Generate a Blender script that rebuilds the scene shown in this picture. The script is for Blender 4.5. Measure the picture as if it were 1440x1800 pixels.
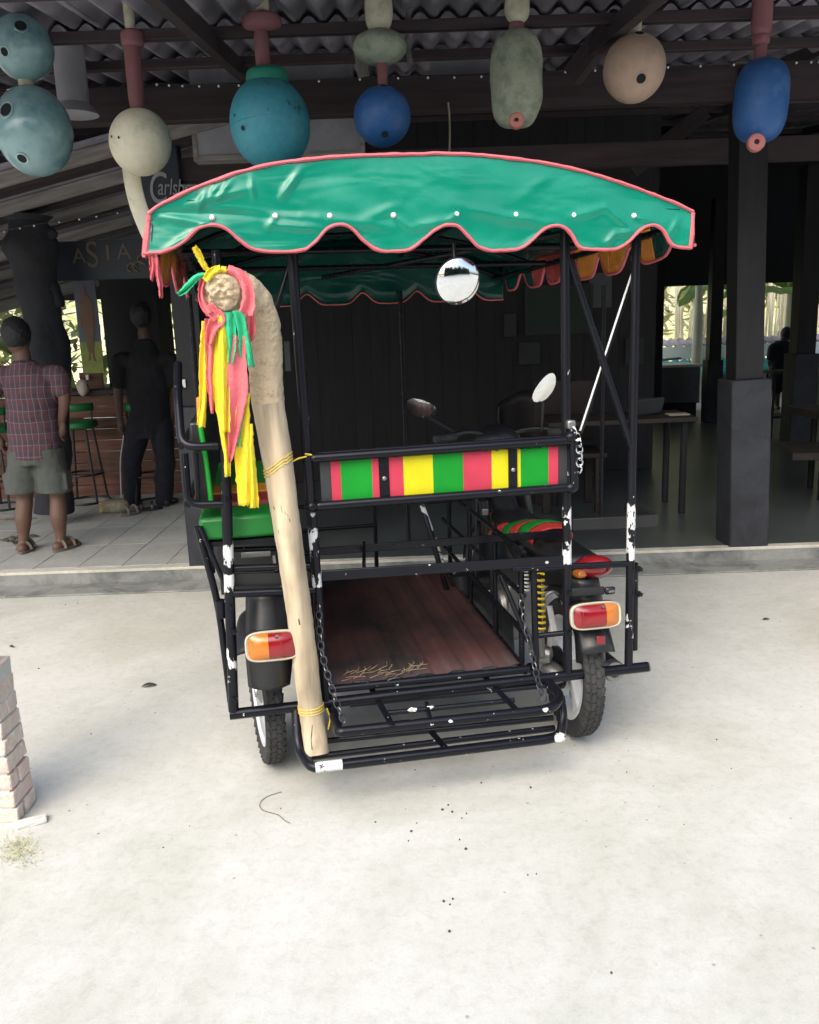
import bpy, bmesh, math, random
from mathutils import Vector, Matrix, noise
random.seed(7)
R = math.radians
for o in list(bpy.data.objects): bpy.data.objects.remove(o)
S = bpy.context.scene
COL = S.collection

# ------------------------------------------------------------------ camera
CAM_H, PITCH, ROLL, FPX = 1.6, R(12.2), R(2.0), 1500.0
FW = Vector((0, math.cos(PITCH), -math.sin(PITCH)))
_u0 = Vector((0, math.sin(PITCH), math.cos(PITCH))); _r0 = Vector((1, 0, 0))
RT = _r0*math.cos(ROLL) - _u0*math.sin(ROLL)
UP = _r0*math.sin(ROLL) + _u0*math.cos(ROLL)
cd = bpy.data.cameras.new('camera'); cam = bpy.data.objects.new('camera', cd); COL.objects.link(cam)
cam.matrix_world = Matrix((( RT.x, UP.x, -FW.x, 0), (RT.y, UP.y, -FW.y, 0), (RT.z, UP.z, -FW.z, CAM_H), (0, 0, 0, 1)))
cd.sensor_fit = 'HORIZONTAL'; cd.sensor_width = 36.0; cd.lens = 36*FPX/1440
cd.clip_start = 0.05; cd.clip_end = 400
S.camera = cam
# ------------------------------------------------------------------ light
SUN_EL, SUN_AZ = R(48), R(205)       # azimuth measured from +Y clockwise: sun stands behind the camera, a little left
w = bpy.data.worlds.new('World'); S.world = w; w.use_nodes = True
nt = w.node_tree; bg = nt.nodes['Background']
sky = nt.nodes.new('ShaderNodeTexSky'); sky.sky_type = 'NISHITA'; sky.sun_disc = False
sky.sun_elevation = SUN_EL; sky.sun_rotation = SUN_AZ; sky.dust_density = 4.0; sky.air_density = 1.0; sky.ozone_density = 1.0
nt.links.new(sky.outputs[0], bg.inputs[0]); bg.inputs[1].default_value = 0.15
sd = bpy.data.lights.new('sun', 'SUN'); sd.energy = 0.8; sd.angle = R(70); sd.color = (1.0, 0.98, 0.93)
so = bpy.data.objects.new('sun', sd); COL.objects.link(so)
sdir = Vector((math.sin(SUN_AZ)*math.cos(SUN_EL), math.cos(SUN_AZ)*math.cos(SUN_EL), math.sin(SUN_EL)))
so.rotation_euler = sdir.to_track_quat('Z', 'Y').to_euler(); so.location = sdir*30
S.view_settings.view_transform = 'Standard'; S.view_settings.look = 'None'
S.view_settings.exposure = 1.14; S.view_settings.gamma = 1.0; S.view_settings.use_curve_mapping = False

# ------------------------------------------------------------------ survey helpers: bearing of a feature -> point at a known depth or height
C0 = Vector((0, 0, CAM_H))
def bearing(px, py): return FW + RT*((px-720)/FPX) - UP*((py-900)/FPX)
def atY(px, py, y): d = bearing(px, py); return C0 + d*(y/d.y)
def atZ(px, py, z): d = bearing(px, py); return C0 + d*((z-CAM_H)/d.z)
YAW = R(10.2)
EX = Vector((math.cos(YAW), math.sin(YAW), 0)); EY = Vector((-math.sin(YAW), math.cos(YAW), 0))
VO = atZ(475, 1340, 0) - EY*0.25               # vehicle datum: ground below its rear plane
def loc(q): q = q - VO; return Vector((q.dot(EX), q.dot(EY), q.z))
def V(px, py, Y=0.0):
    d = bearing(px, py); n = EY; t = ((VO + EY*Y - C0).dot(n))/d.dot(n); return loc(C0 + d*t)
def VZ(px, py, z): return loc(atZ(px, py, z))
def toW(q): return VO + EX*q[0] + EY*q[1] + Vector((0, 0, q[2]))

# ------------------------------------------------------------------ mesh builder
class MB:
    def __init__(s): s.v = []; s.f = []; s.mi = []; s.m = 0
    def add(s, vs, fs):
        b = len(s.v); s.v += [tuple(x) for x in vs]; s.f += [tuple(b+i for i in f) for f in fs]; s.mi += [s.m]*len(fs)
        return s
    def box(s, c, d, rot=None, jit=0):
        c = Vector(c); vs = []
        for i in range(8):
            q = Vector(((i & 1)-.5, ((i >> 1) & 1)-.5, ((i >> 2) & 1)-.5)); q = Vector((q.x*d[0], q.y*d[1], q.z*d[2]))
            if jit: q += Vector((random.uniform(-jit, jit), random.uniform(-jit, jit), random.uniform(-jit, jit)))
            if rot is not None: q = rot @ q
            vs.append(c+q)
        return s.add(vs, [(0, 2, 3, 1), (4, 5, 7, 6), (0, 1, 5, 4), (2, 6, 7, 3), (0, 4, 6, 2), (1, 3, 7, 5)])
    def tube(s, path, r, seg=10, caps=True, flat=1.0, closed=False):
        P = [Vector(p) for p in path]; n = len(P)
        rr = r if isinstance(r, (list, tuple)) else [r]*n
        T = []
        for i in range(n):
            a = P[(i-1) % n] if closed else P[max(i-1, 0)]; b = P[(i+1) % n] if closed else P[min(i+1, n-1)]
            t = b-a; T.append(t.normalized() if t.length > 1e-9 else Vector((0, 0, 1)))
        up = Vector((0, 0, 1)) if abs(T[0].z) < .9 else Vector((0, 1, 0))
        nrm = (up - T[0]*up.dot(T[0])).normalized(); vs = []
        for i in range(n):
            nrm = nrm - T[i]*nrm.dot(T[i]); nrm = nrm.normalized() if nrm.length > 1e-6 else T[i].orthogonal().normalized()
            bn = T[i].cross(nrm)
            for k in range(seg):
                a = 2*math.pi*k/seg; vs.append(P[i] + nrm*(math.cos(a)*rr[i]*flat) + bn*(math.sin(a)*rr[i]))
        fs = []
        for i in range(n if closed else n-1):
            j = (i+1) % n
            for k in range(seg):
                l = (k+1) % seg; fs.append((i*seg+k, j*seg+k, j*seg+l, i*seg+l))
        if caps and not closed: fs += [tuple(range(seg)), tuple(reversed(range((n-1)*seg, n*seg)))]
        return s.add(vs, [f[::-1] for f in fs])
    def lathe(s, prof, c=(0, 0, 0), axis=(0, 0, 1), seg=24, sx=1.0, cap=True):
        ax = Vector(axis).normalized(); u = ax.orthogonal().normalized(); w_ = ax.cross(u); c = Vector(c); vs = []
        for (r, h) in prof:
            for k in range(seg):
                a = 2*math.pi*k/seg; vs.append(c + ax*h + u*(r*math.cos(a)*sx) + w_*(r*math.sin(a)))
        fs = []
        for i in range(len(prof)-1):
            for k in range(seg):
                l = (k+1) % seg; fs.append((i*seg+k, i*seg+l, (i+1)*seg+l, (i+1)*seg+k))
        if cap:
            if prof[0][0] > 1e-5: fs.append(tuple(reversed(range(seg))))
            if prof[-1][0] > 1e-5: fs.append(tuple(range((len(prof)-1)*seg, len(prof)*seg)))
        return s.add(vs, fs)
    def grid(s, fn, nu, nv):
        vs = [fn(i/nu, j/nv) for j in range(nv+1) for i in range(nu+1)]
        fs = [(j*(nu+1)+i, j*(nu+1)+i+1, (j+1)*(nu+1)+i+1, (j+1)*(nu+1)+i) for j in range(nv) for i in range(nu)]
        return s.add(vs, fs)
    def loft(s, secs, seg=16):       # secs: (centre, rx, ry, rot angle about z) horizontal ellipses
        vs = []
        for (c, rx, ry) in secs:
            c = Vector(c)
            for k in range(seg):
                a = 2*math.pi*k/seg; vs.append(c + Vector((math.cos(a)*rx, math.sin(a)*ry, 0)))
        fs = []
        for i in range(len(secs)-1):
            for k in range(seg):
                l = (k+1) % seg; fs.append((i*seg+k, i*seg+l, (i+1)*seg+l, (i+1)*seg+k))
        fs += [tuple(reversed(range(seg))), tuple(range((len(secs)-1)*seg, len(secs)*seg))]
        return s.add(vs, fs)
    def ball(s, c, r, seg=12, rings=8):
        c = Vector(c); r = Vector(r) if hasattr(r, '__len__') else Vector((r, r, r)); vs = []
        for i in range(rings+1):
            th = math.pi*i/rings
            for k in range(seg):
                a = 2*math.pi*k/seg
                vs.append(c + Vector((math.sin(th)*math.cos(a)*r.x, math.sin(th)*math.sin(a)*r.y, -math.cos(th)*r.z)))
        fs = [(i*seg+k, i*seg+(k+1) % seg, (i+1)*seg+(k+1) % seg, (i+1)*seg+k) for i in range(rings) for k in range(seg)]
        return s.add(vs, fs)
    def mesh(s, name, mats, smooth=True, weld=0.0):
        me = bpy.data.meshes.new(name); me.from_pydata(s.v, [], s.f)
        for m in (mats if isinstance(mats, (list, tuple)) else [mats]): me.materials.append(m)
        me.polygons.foreach_set('material_index', s.mi)
        bm = bmesh.new(); bm.from_mesh(me)
        if weld: bmesh.ops.remove_doubles(bm, verts=bm.verts, dist=weld)
        bmesh.ops.dissolve_degenerate(bm, dist=1e-6, edges=bm.edges)
        bm.to_mesh(me); bm.free()
        if smooth:
            me.shade_smooth()
            try: me.set_sharp_from_angle(angle=R(38))
            except Exception: pass
        me.update(); return me
    def build(s, name, mats, parent=None, smooth=True, bevel=0, weld=0.0, solid=0):
        o = bpy.data.objects.new(name, s.mesh(name, mats, smooth, weld)); COL.objects.link(o)
        if parent is not None: o.parent = parent
        if solid:
            m = o.modifiers.new('thickness', 'SOLIDIFY'); m.thickness = solid; m.offset = 0
        if bevel:
            m = o.modifiers.new('bevel', 'BEVEL'); m.width = bevel; m.segments = 2; m.limit_method = 'ANGLE'; m.angle_limit = R(40)
        return o
def bend(path, rad=.05, n=5):       # round the corners of a polyline
    P = [Vector(p) for p in path]; out = [P[0]]
    for i in range(1, len(P)-1):
        a, b, c = P[i-1], P[i], P[i+1]; r = min(rad, (a-b).length*.45, (c-b).length*.45)
        p0 = b+(a-b).normalized()*r; p1 = b+(c-b).normalized()*r
        for k in range(n+1):
            t = k/n; out.append(p0*(1-t)**2 + b*2*t*(1-t) + p1*t*t)
    out.append(P[-1]); return out
def spline(pts, n=6):
    P = [Vector(p) for p in pts]; P = [P[0]*2-P[1]] + P + [P[-1]*2-P[-2]]; out = []
    for i in range(1, len(P)-2):
        for k in range(n):
            t = k/n; a, b, c, d = P[i-1], P[i], P[i+1], P[i+2]
            out.append(.5*((2*b)+(c-a)*t+(2*a-5*b+4*c-d)*t*t+(-a+3*b-3*c+d)*t**3))
    out.append(P[-2]); return out
def thing(name, label, cat, at=(0, 0, 0), rz=0, group=None):
    o = bpy.data.objects.new(name, None); COL.objects.link(o); o.location = at; o.rotation_euler = (0, 0, rz); o.empty_display_size = .1
    return tag(o, label, cat, group)
def tag(o, label, cat, group=None, kind=None):
    if label: o['label'] = label
    if cat: o['category'] = cat
    if group: o['group'] = group
    if kind: o['kind'] = kind
    return o
def struct(o): o['kind'] = 'structure'; return o
def recentre(o, p):                 # move a top-level mesh's origin to p without moving the mesh
    o.data.transform(Matrix.Translation(-Vector(p))); o.location = p; return o
def copy_tree(o, parent=None):
    c = o.copy(); COL.objects.link(c)
    if parent is not None: c.parent = parent
    for ch in [x for x in COL.objects if x.parent == o]: copy_tree(ch, c)
    return c

# ------------------------------------------------------------------ materials
def mat(name, col, rough=.6, metal=0, var=.12, scale=6, bump=0, bscale=40, col2=None, mask=None, coat=0, spec=.5, trans=0, detail=6, c2rough=None):
    m = bpy.data.materials.new(name); m.use_nodes = True; N = m.node_tree.nodes; L = m.node_tree.links; b = N['Principled BSDF']
    tc = N.new('ShaderNodeTexCoord')
    n = N.new('ShaderNodeTexNoise'); n.inputs['Scale'].default_value = scale; n.inputs['Detail'].default_value = detail; n.inputs['Roughness'].default_value = .62
    L.new(tc.outputs['Object'], n.inputs['Vector'])
    r = N.new('ShaderNodeValToRGB'); L.new(n.outputs['Fac'], r.inputs[0])
    lo = [c*(1-var) for c in col]; hi = [min(1, c*(1+var)) for c in col]
    if col2 is None:
        r.color_ramp.elements[0].position = .3; r.color_ramp.elements[1].position = .7
        r.color_ramp.elements[0].color = (*lo, 1); r.color_ramp.elements[1].color = (*hi, 1)
        L.new(r.outputs[0], b.inputs['Base Color'])
    else:
        a, bb = mask if mask else (.45, .6)
        r.color_ramp.elements[0].position = a; r.color_ramp.elements[1].position = bb
        r.color_ramp.elements[0].color = (*col, 1); r.color_ramp.elements[1].color = (*col2, 1)
        n2 = N.new('ShaderNodeTexNoise'); n2.inputs['Scale'].default_value = scale*4.3; n2.inputs['Detail'].default_value = 4; L.new(tc.outputs['Object'], n2.inputs['Vector'])
        mr = N.new('ShaderNodeMapRange'); mr.inputs[3].default_value = 1-var; mr.inputs[4].default_value = 1+var; L.new(n2.outputs['Fac'], mr.inputs[0])
        mx = N.new('ShaderNodeMix'); mx.data_type = 'RGBA'; mx.blend_type = 'MULTIPLY'; mx.inputs['Factor'].default_value = 1
        L.new(r.outputs[0], mx.inputs['A']); L.new(mr.outputs[0], mx.inputs['B']); L.new(mx.outputs['Result'], b.inputs['Base Color'])
    rr = N.new('ShaderNodeMapRange'); rr.inputs[3].default_value = max(0, rough-.1); rr.inputs[4].default_value = min(1, rough+.12)
    L.new(n.outputs['Fac'], rr.inputs[0]); L.new(rr.outputs[0], b.inputs['Roughness'])
    b.inputs['Metallic'].default_value = metal; b.inputs['Coat Weight'].default_value = coat; b.inputs['Specular IOR Level'].default_value = spec
    b.inputs['Transmission Weight'].default_value = trans
    if bump:
        nb = N.new('ShaderNodeTexNoise'); nb.inputs['Scale'].default_value = bscale; nb.inputs['Detail'].default_value = 5; L.new(tc.outputs['Object'], nb.inputs['Vector'])
        bp = N.new('ShaderNodeBump'); bp.inputs['Strength'].default_value = bump; bp.inputs['Distance'].default_value = .01
        L.new(nb.outputs['Fac'], bp.inputs['Height']); L.new(bp.outputs[0], b.inputs['Normal'])
    return m
M = {}
BLK = (.007, .0075, .011)
M['black'] = mat('black paint', BLK, .24, bump=.05, bscale=60, col2=(.008, .009, .012), scale=30, spec=.22)
M['blackw'] = mat('worn black paint', BLK, .22, spec=.25, bump=.05, bscale=60, col2=(.62, .62, .6), mask=(.675, .69), scale=38)
M['chip'] = mat('chipped paint', (.70, .71, .69), .5, col2=BLK, mask=(.52, .54), scale=26, bump=.2, bscale=70)
M['whitep'] = mat('white paint', (.74, .75, .73), .5, var=.1, col2=(.3, .3, .28), mask=(.66, .72), scale=40)
M['bplastic'] = mat('black plastic', (.014, .015, .016), .38, bump=.1, bscale=30)
M['rubber'] = mat('tyre rubber', (.028, .029, .03), .8, bump=.3, bscale=90, col2=(.07, .068, .06), mask=(.5, .8), scale=14)
M['rim'] = mat('white painted rim', (.6, .61, .62), .45, bump=.05, col2=(.25, .24, .22), mask=(.6, .8), scale=12)
M['steel'] = mat('dull steel', (.32, .32, .31), .4, metal=.9, bump=.15)
M['dsteel'] = mat('blackened steel', (.12, .12, .13), .32, metal=.9)
M['chrome'] = mat('chrome', (.75, .76, .77), .15, metal=1, var=.05)
M['mirror'] = mat('mirror', (.9, .92, .93), .03, metal=1, var=.01, bump=0)
M['red'] = mat('red paint', (.52, .045, .08), .5, var=.12, bump=.1, spec=.3)
M['yellow'] = mat('yellow paint', (.62, .56, .010), .5, var=.1, bump=.1, spec=.3)
M['green'] = mat('green paint', (.004, .26, .020), .5, var=.14, bump=.1, spec=.3)
M['gvinyl'] = mat('green vinyl', (.008, .17, .025), .38, bump=.15, bscale=22)
M['maroon'] = mat('maroon vinyl', (.24, .03, .035), .45, bump=.15, bscale=22)
M['orange'] = mat('orange vinyl', (.52, .21, .02), .45, bump=.15, bscale=22)
M['redv'] = mat('red vinyl', (.45, .04, .03), .4, bump=.15, bscale=22)
M['pinktrim'] = mat('pink binding tape', (.62, .13, .15), .6, bump=.3, bscale=160, var=.15)
M['woodr'] = mat('rough root wood', (.50, .40, .26), .9, bump=1.0, bscale=55, col2=(.22, .15, .08), mask=(.56, .74), scale=26)
M['ylens'] = mat('amber lens', (.50, .16, .015), .16, var=.1, coat=.6)
M['rlens'] = mat('red lens', (.22, .008, .012), .14, var=.2, coat=.6)
M['cream'] = mat('cream bezel', (.50, .45, .34), .5, var=.12)
M['yellowc'] = mat('yellow cloth', (.80, .62, .03), .85, bump=.4, bscale=120, var=.14, scale=4)
M['pinkc'] = mat('pink cloth', (.70, .16, .18), .85, bump=.4, bscale=120, var=.16, scale=4)
M['greenc'] = mat('green cloth', (.03, .46, .22), .85, bump=.4, bscale=120, var=.16, scale=4)
M['yspring'] = mat('yellow spring', (.66, .47, .03), .4)
M['conc'] = None
# ground concrete: pale trowelled slab with soft damp stains
def concrete(name, base, stain, sc=.9, bump=.25, rough=.85, spots=True):
    m = bpy.data.materials.new(name); m.use_nodes = True; N = m.node_tree.nodes; L = m.node_tree.links; b = N['Principled BSDF']
    tc = N.new('ShaderNodeTexCoord')
    def nz(s, d, rgh=.6, dist=0):
        n = N.new('ShaderNodeTexNoise'); n.inputs['Scale'].default_value = s; n.inputs['Detail'].default_value = d; n.inputs['Roughness'].default_value = rgh; n.inputs['Distortion'].default_value = dist
        L.new(tc.outputs['Object'], n.inputs['Vector']); return n
    def ramp(src, a, b_, c0, c1):
        r = N.new('ShaderNodeValToRGB'); L.new(src, r.inputs[0]); r.color_ramp.elements[0].position = a; r.color_ramp.elements[1].position = b_
        r.color_ramp.elements[0].color = (*c0, 1); r.color_ramp.elements[1].color = (*c1, 1); return r.outputs[0]
    def mul(a, c, f=1.0):
        x = N.new('ShaderNodeMix'); x.data_type = 'RGBA'; x.blend_type = 'MULTIPLY'; x.inputs['Factor'].default_value = f; L.new(a, x.inputs['A']); L.new(c, x.inputs['B']); return x.outputs['Result']
    big = ramp(nz(sc, 9, .68, .6).outputs['Fac'], .36, .56, stain, base)
    mid = ramp(nz(sc*4.2, 8, .7, .2).outputs['Fac'], .25, .7, (.86, .865, .84), (1, 1, 1))
    fine = ramp(nz(150, 4, .8).outputs['Fac'], .3, .7, (.87, .87, .86), (1.0, 1.0, 1.0))
    med = ramp(nz(24, 8, .8, .3).outputs['Fac'], .32, .52, (.85, .85, .82), (1.0, 1.0, 1.0))
    c = mul(mul(mul(big, mid), fine), med)
    if spots:
        v = N.new('ShaderNodeTexVoronoi'); v.inputs['Scale'].default_value = 9; v.inputs['Randomness'].default_value = 1; L.new(tc.outputs['Object'], v.inputs['Vector'])
        c = mul(c, ramp(v.outputs['Distance'], .03, .06, (.62, .6, .55), (1, 1, 1)))
    L.new(c, b.inputs['Base Color']); b.inputs['Roughness'].default_value = rough
    bp = N.new('ShaderNodeBump'); bp.inputs['Strength'].default_value = bump; bp.inputs['Distance'].default_value = .006
    L.new(nz(26, 9, .75).outputs['Fac'], bp.inputs['Height']); L.new(bp.outputs[0], b.inputs['Normal'])
    return m
M['ground'] = concrete('pale concrete', (.625, .628, .585), (.52, .525, .46))
M['step'] = concrete('stained step concrete', (.31, .32, .30), (.13, .14, .135), 3.0, .5, spots=False)
M['lip'] = concrete('pale cement lip', (.66, .64, .55), (.5, .48, .42), 3.0, .3, spots=False)
M['tile'] = concrete('grey floor tile', (.54, .55, .52), (.40, .41, .39), 1.6, .15, .45, spots=False)
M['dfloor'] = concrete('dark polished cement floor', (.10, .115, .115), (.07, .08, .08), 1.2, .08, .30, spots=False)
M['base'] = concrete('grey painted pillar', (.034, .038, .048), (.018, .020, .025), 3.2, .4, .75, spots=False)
M['floorp'] = concrete('worn shaded red brown floor sheet', (.062, .023, .021), (.013, .010, .010), 2.6, .6, .68, spots=True)  # dark blotches also stand in for the canopy's shade on the worn sheet
def woodm(name, col, rough=.7, stretch=(30, 30, 2.5), contrast=.45):
    m = bpy.data.materials.new(name); m.use_nodes = True; N = m.node_tree.nodes; L = m.node_tree.links; b = N['Principled BSDF']
    tc = N.new('ShaderNodeTexCoord'); mp = N.new('ShaderNodeMapping'); mp.inputs['Scale'].default_value = stretch; L.new(tc.outputs['Object'], mp.inputs[0])
    oi = N.new('ShaderNodeObjectInfo')
    n = N.new('ShaderNodeTexNoise'); n.noise_dimensions = '4D'; n.inputs['Scale'].default_value = 1; n.inputs['Detail'].default_value = 6; L.new(mp.outputs[0], n.inputs['Vector'])
    mm = N.new('ShaderNodeMath'); mm.operation = 'MULTIPLY'; mm.inputs[1].default_value = 37; L.new(oi.outputs['Random'], mm.inputs[0]); L.new(mm.outputs[0], n.inputs['W'])
    r = N.new('ShaderNodeValToRGB'); L.new(n.outputs['Fac'], r.inputs[0]); r.color_ramp.elements[0].position = .3; r.color_ramp.elements[1].position = .7
    r.color_ramp.elements[0].color = (*[c*(1-contrast) for c in col], 1); r.color_ramp.elements[1].color = (*[c*(1+contrast*.6) for c in col], 1)
    hs = N.new('ShaderNodeHueSaturation'); L.new(r.outputs[0], hs.inputs['Color'])
    mr = N.new('ShaderNodeMapRange'); mr.inputs[3].default_value = .8; mr.inputs[4].default_value = 1.2; L.new(oi.outputs['Random'], mr.inputs[0]); L.new(mr.outputs[0], hs.inputs['Value'])
    L.new(hs.outputs[0], b.inputs['Base Color']); b.inputs['Roughness'].default_value = rough
    bp = N.new('ShaderNodeBump'); bp.inputs['Strength'].default_value = .35; bp.inputs['Distance'].default_value = .005; L.new(n.outputs['Fac'], bp.inputs['Height']); L.new(bp.outputs[0], b.inputs['Normal'])
    return m
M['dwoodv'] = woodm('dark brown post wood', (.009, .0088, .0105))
M['dwoodh'] = woodm('dark brown beam wood', (.042, .028, .032), stretch=(2.5, 30, 30))
M['dwoody'] = woodm('dark rafter wood', (.038, .026, .03), stretch=(30, 2.5, 30))
M['plankh'] = woodm('bar plank wood', (.17, .075, .048), stretch=(3, 30, 30))
M['wood'] = woodm('peeled pole wood', (.44, .36, .245), .85, (24, 24, 3.0), .5)
M['palewood'] = woodm('grey weathered rafter wood', (.26, .24, .23), stretch=(3, 30, 30))
M['tablewood'] = woodm('table top wood', (.032, .024, .018), stretch=(3, 30, 30))
M['fibre'] = mat('fibre cement sheet', (.30, .28, .33), .85, bump=.3, bscale=20, col2=(.20, .19, .23), mask=(.4, .7), scale=3)
M['fibrep'] = mat('grey panel', (.34, .34, .37), .7, bump=.2, col2=(.22, .22, .25), mask=(.4, .7), scale=3)
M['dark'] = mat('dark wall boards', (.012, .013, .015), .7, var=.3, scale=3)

# ================================================================== THE SETTING
STEP_Y = 5.46; FZ = .10
g = MB(); g.grid(lambda u, v: Vector((-60+120*u, -50+120*v, 0)), 4, 4); struct(g.build('ground', M['ground'], smooth=False))
# raised floor, split at the left post line: tiles on the left, dark cement on the right
XS = atY(372, 1000, STEP_Y).x
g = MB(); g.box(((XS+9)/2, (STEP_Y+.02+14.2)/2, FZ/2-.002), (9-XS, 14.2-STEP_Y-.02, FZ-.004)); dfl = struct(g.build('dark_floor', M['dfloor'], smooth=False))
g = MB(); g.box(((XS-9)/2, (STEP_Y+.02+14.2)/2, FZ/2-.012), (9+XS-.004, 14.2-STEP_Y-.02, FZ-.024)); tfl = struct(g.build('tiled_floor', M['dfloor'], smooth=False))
tw, tl = .30, .60
tm = MB(); tm.box((0, 0, 0), (tw-.006, tl-.006, .02)); tme = tm.mesh('tile', M['tile'], smooth=False)
for i in range(13):
    for j in range(6):
        o = bpy.data.objects.new('tile', tme); COL.objects.link(o); o.parent = tfl
        o.location = (XS-.02-tw*(i+.5), STEP_Y+.09+tl*(j+.5), FZ-.008+random.uniform(-.0006, .0006)); o.rotation_euler = (random.uniform(-.002, .002), random.uniform(-.002, .002), 0)
g = MB()
n = 90
g.grid(lambda u, v: Vector((-9+18*u, STEP_Y+.004*noise.noise((u*40, 0, 3)), v*(FZ-.012))), n, 1)
st = struct(g.build('step_face', M['step'], smooth=False))
g = MB(); g.box((0, STEP_Y+.033, FZ-.008), (18, .074, .02)); struct(g.build('step_lip', M['lip'], smooth=False, bevel=.004))
g = MB(); g.box((0, STEP_Y-.12, .006), (18, .24, .012)); struct(g.build('step_apron', M['step'], smooth=False, bevel=.006))

# --- pillars with concrete bases and timber posts
def pillar(px_l, px_r, py_b, y, ztop, label, post=None, name='concrete_pillar', upper=3.05, deep=.27):
    a = atY(px_l, py_b, y); b = atY(px_r, py_b, y); wd = b.x-a.x; cx = (a.x+b.x)/2
    t = thing(name, label, 'pillar', (cx, y+deep/2, FZ*0))
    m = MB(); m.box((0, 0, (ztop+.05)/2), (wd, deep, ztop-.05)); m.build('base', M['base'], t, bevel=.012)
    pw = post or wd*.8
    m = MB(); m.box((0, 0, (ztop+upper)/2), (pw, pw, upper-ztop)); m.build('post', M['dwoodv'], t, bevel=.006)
    return t, cx, wd
pr, _, _ = pillar(1284, 1352, 965, STEP_Y+.01, 1.2, 'grey concrete pillar base carrying a dark timber post at the right step', post=.18)
pr.rotation_euler[1] = R(-1.8)
pl, plx, plw = pillar(333, 392, 1003, STEP_Y+.01, 1.15, 'grey concrete pillar behind the tricycle armrest with brown timber post and latch', post=.17, upper=2.3)
m = MB(); lc = Vector((-.05, -.098, 1.30)); m.box(lc, (.03, .012, .05)); m.tube([lc+Vector((-.015, -.012, .02)), lc+Vector((-.02, -.03, 0)), lc+Vector((-.01, -.03, -.03))], .006, 8); m.build('latch', M['chrome'], pl)

def far_post(px_l, px_r, y, ybase_px, zb, lab, w_up=.75, zt=3.2):
    a = atY(px_l, ybase_px, y); b = atY(px_r, ybase_px, y); wd = b.x-a.x
    t = thing('timber_post', lab, 'post', ((a.x+b.x)/2, y, FZ))
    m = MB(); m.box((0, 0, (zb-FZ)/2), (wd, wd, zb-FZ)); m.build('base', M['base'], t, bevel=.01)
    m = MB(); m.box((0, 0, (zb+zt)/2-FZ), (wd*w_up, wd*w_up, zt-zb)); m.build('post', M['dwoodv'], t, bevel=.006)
    return t
far_post(1236, 1263, 12.4, 740, 1.0, 'dark far post beside the white freezer against the bright garden')
far_post(1381, 1424, 10.0, 740, 1.15, 'thick dark post right of the far leaning person')
far_post(1146, 1160, 13.0, 740, 1.0, 'thin dark post at the left end of the freezer', 1.0)

# --- main corrugated roof: sheets laid in courses on purlins, eave out over the tricycle
RS = .12
def roofz(y): return 3.0+RS*(y-3.6)
roof = thing('corrugated_roof', 'corrugated fibre cement roof over the bar on dark purlins', 'roof', (0, 5, 0))
CP = .146; SW = CP*7; SLEN = 1.18
def sheet_mesh(L_):
    m = MB(); nu = 7*10
    def f(u, v):
        x = (u-.5)*SW*1.03; y = v*L_; z = .028*math.cos(2*math.pi*x/CP)
        return Vector((x, y, z+RS*y))
    m.grid(f, nu, 2); me = m.mesh('sheet', M['fibre']); return me
shm = sheet_mesh(SLEN); shl = sheet_mesh(4.6)
def sheet(me, x, y, dz):
    o = bpy.data.objects.new('sheet', me); COL.objects.link(o); o.parent = roof; o.location = (x, y-5, roofz(y)+dz)
    md = o.modifiers.new('thickness', 'SOLIDIFY'); md.thickness = .008; md.offset = 0
rows = [3.38, 4.15, 4.92, 5.69, 6.46]
for ri, y0 in enumerate(rows):
    for k in range(-5, 7):
        sheet(shm, k*SW+random.uniform(-.006, .006), y0, .10-.038*ri)
for ri, y0 in enumerate((7.2, 11.0)):
    for k in range(-9, 9):
        sheet(shl, k*SW, y0, .0+.02*ri)
for i, y0 in enumerate((3.8, 4.62, 5.36, 6.2, 7.4, 8.6, 9.8, 11.4, 13.0)):
    m = MB(); x0 = -5.2 if y0 < 6 else -9.0
    m.box(((x0+8.8)/2, 0, 0), (8.8-x0, .05, .05)); o = m.build('purlin', M['dwoodh'], roof, bevel=.004); o.location = (0, y0-5, roofz(y0)-.06-.012*i*(i < 4)-.04*(i >= 4))
# big front beam with rafters
def beam(name, a, b, wd, ht, m_, lab=None, cat='beam', parent=None, up=Vector((0, 0, 1))):
    a = Vector(a); b = Vector(b); d = (b-a); L_ = d.length; d.normalize(); s_ = d.cross(up).normalized(); u_ = s_.cross(d)
    rot = Matrix((d, s_, u_)).transposed(); mb = MB(); mb.box((0, 0, 0), (L_, wd, ht)); o = mb.build(name, m_, parent, bevel=.004)
    o.matrix_world = Matrix.Translation((a+b)/2) @ rot.to_4x4()
    if lab: tag(o, lab, cat)
    return o
beam('main_beam', (-4.7, 5.60, 2.96), (8.8, 5.60, 2.99), .10, .20, M['dwoodh'], 'long brown front beam across the bar with tiny string lights')
beam('tie_beam', (-1.6, 6.4, 2.73), (8.8, 6.4, 2.75), .10, .16, M['dwoodh'], 'second dark beam behind the front beam')
beam('diagonal_brace', tuple(atY(1005, 135, 5.2)), tuple(atY(1120, -10, 4.9)), .06, .12, M['dwoodh'], 'dark red slanting brace between the grey capsule float and the beige ball')
beam('diagonal_brace', tuple(atY(1110, 300, 7.0)), tuple(atY(1240, 195, 7.0)), .06, .12, M['dwoodh'], 'dark diagonal brace in the gloom right above the canopy')
beam('diagonal_brace', tuple(atY(1370, 118, 6.0)), tuple(atY(1470, 70, 6.0)), .05, .09, M['dwoodh'], 'short slanting rafter at the top right corner by the blue capsule float')
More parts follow.
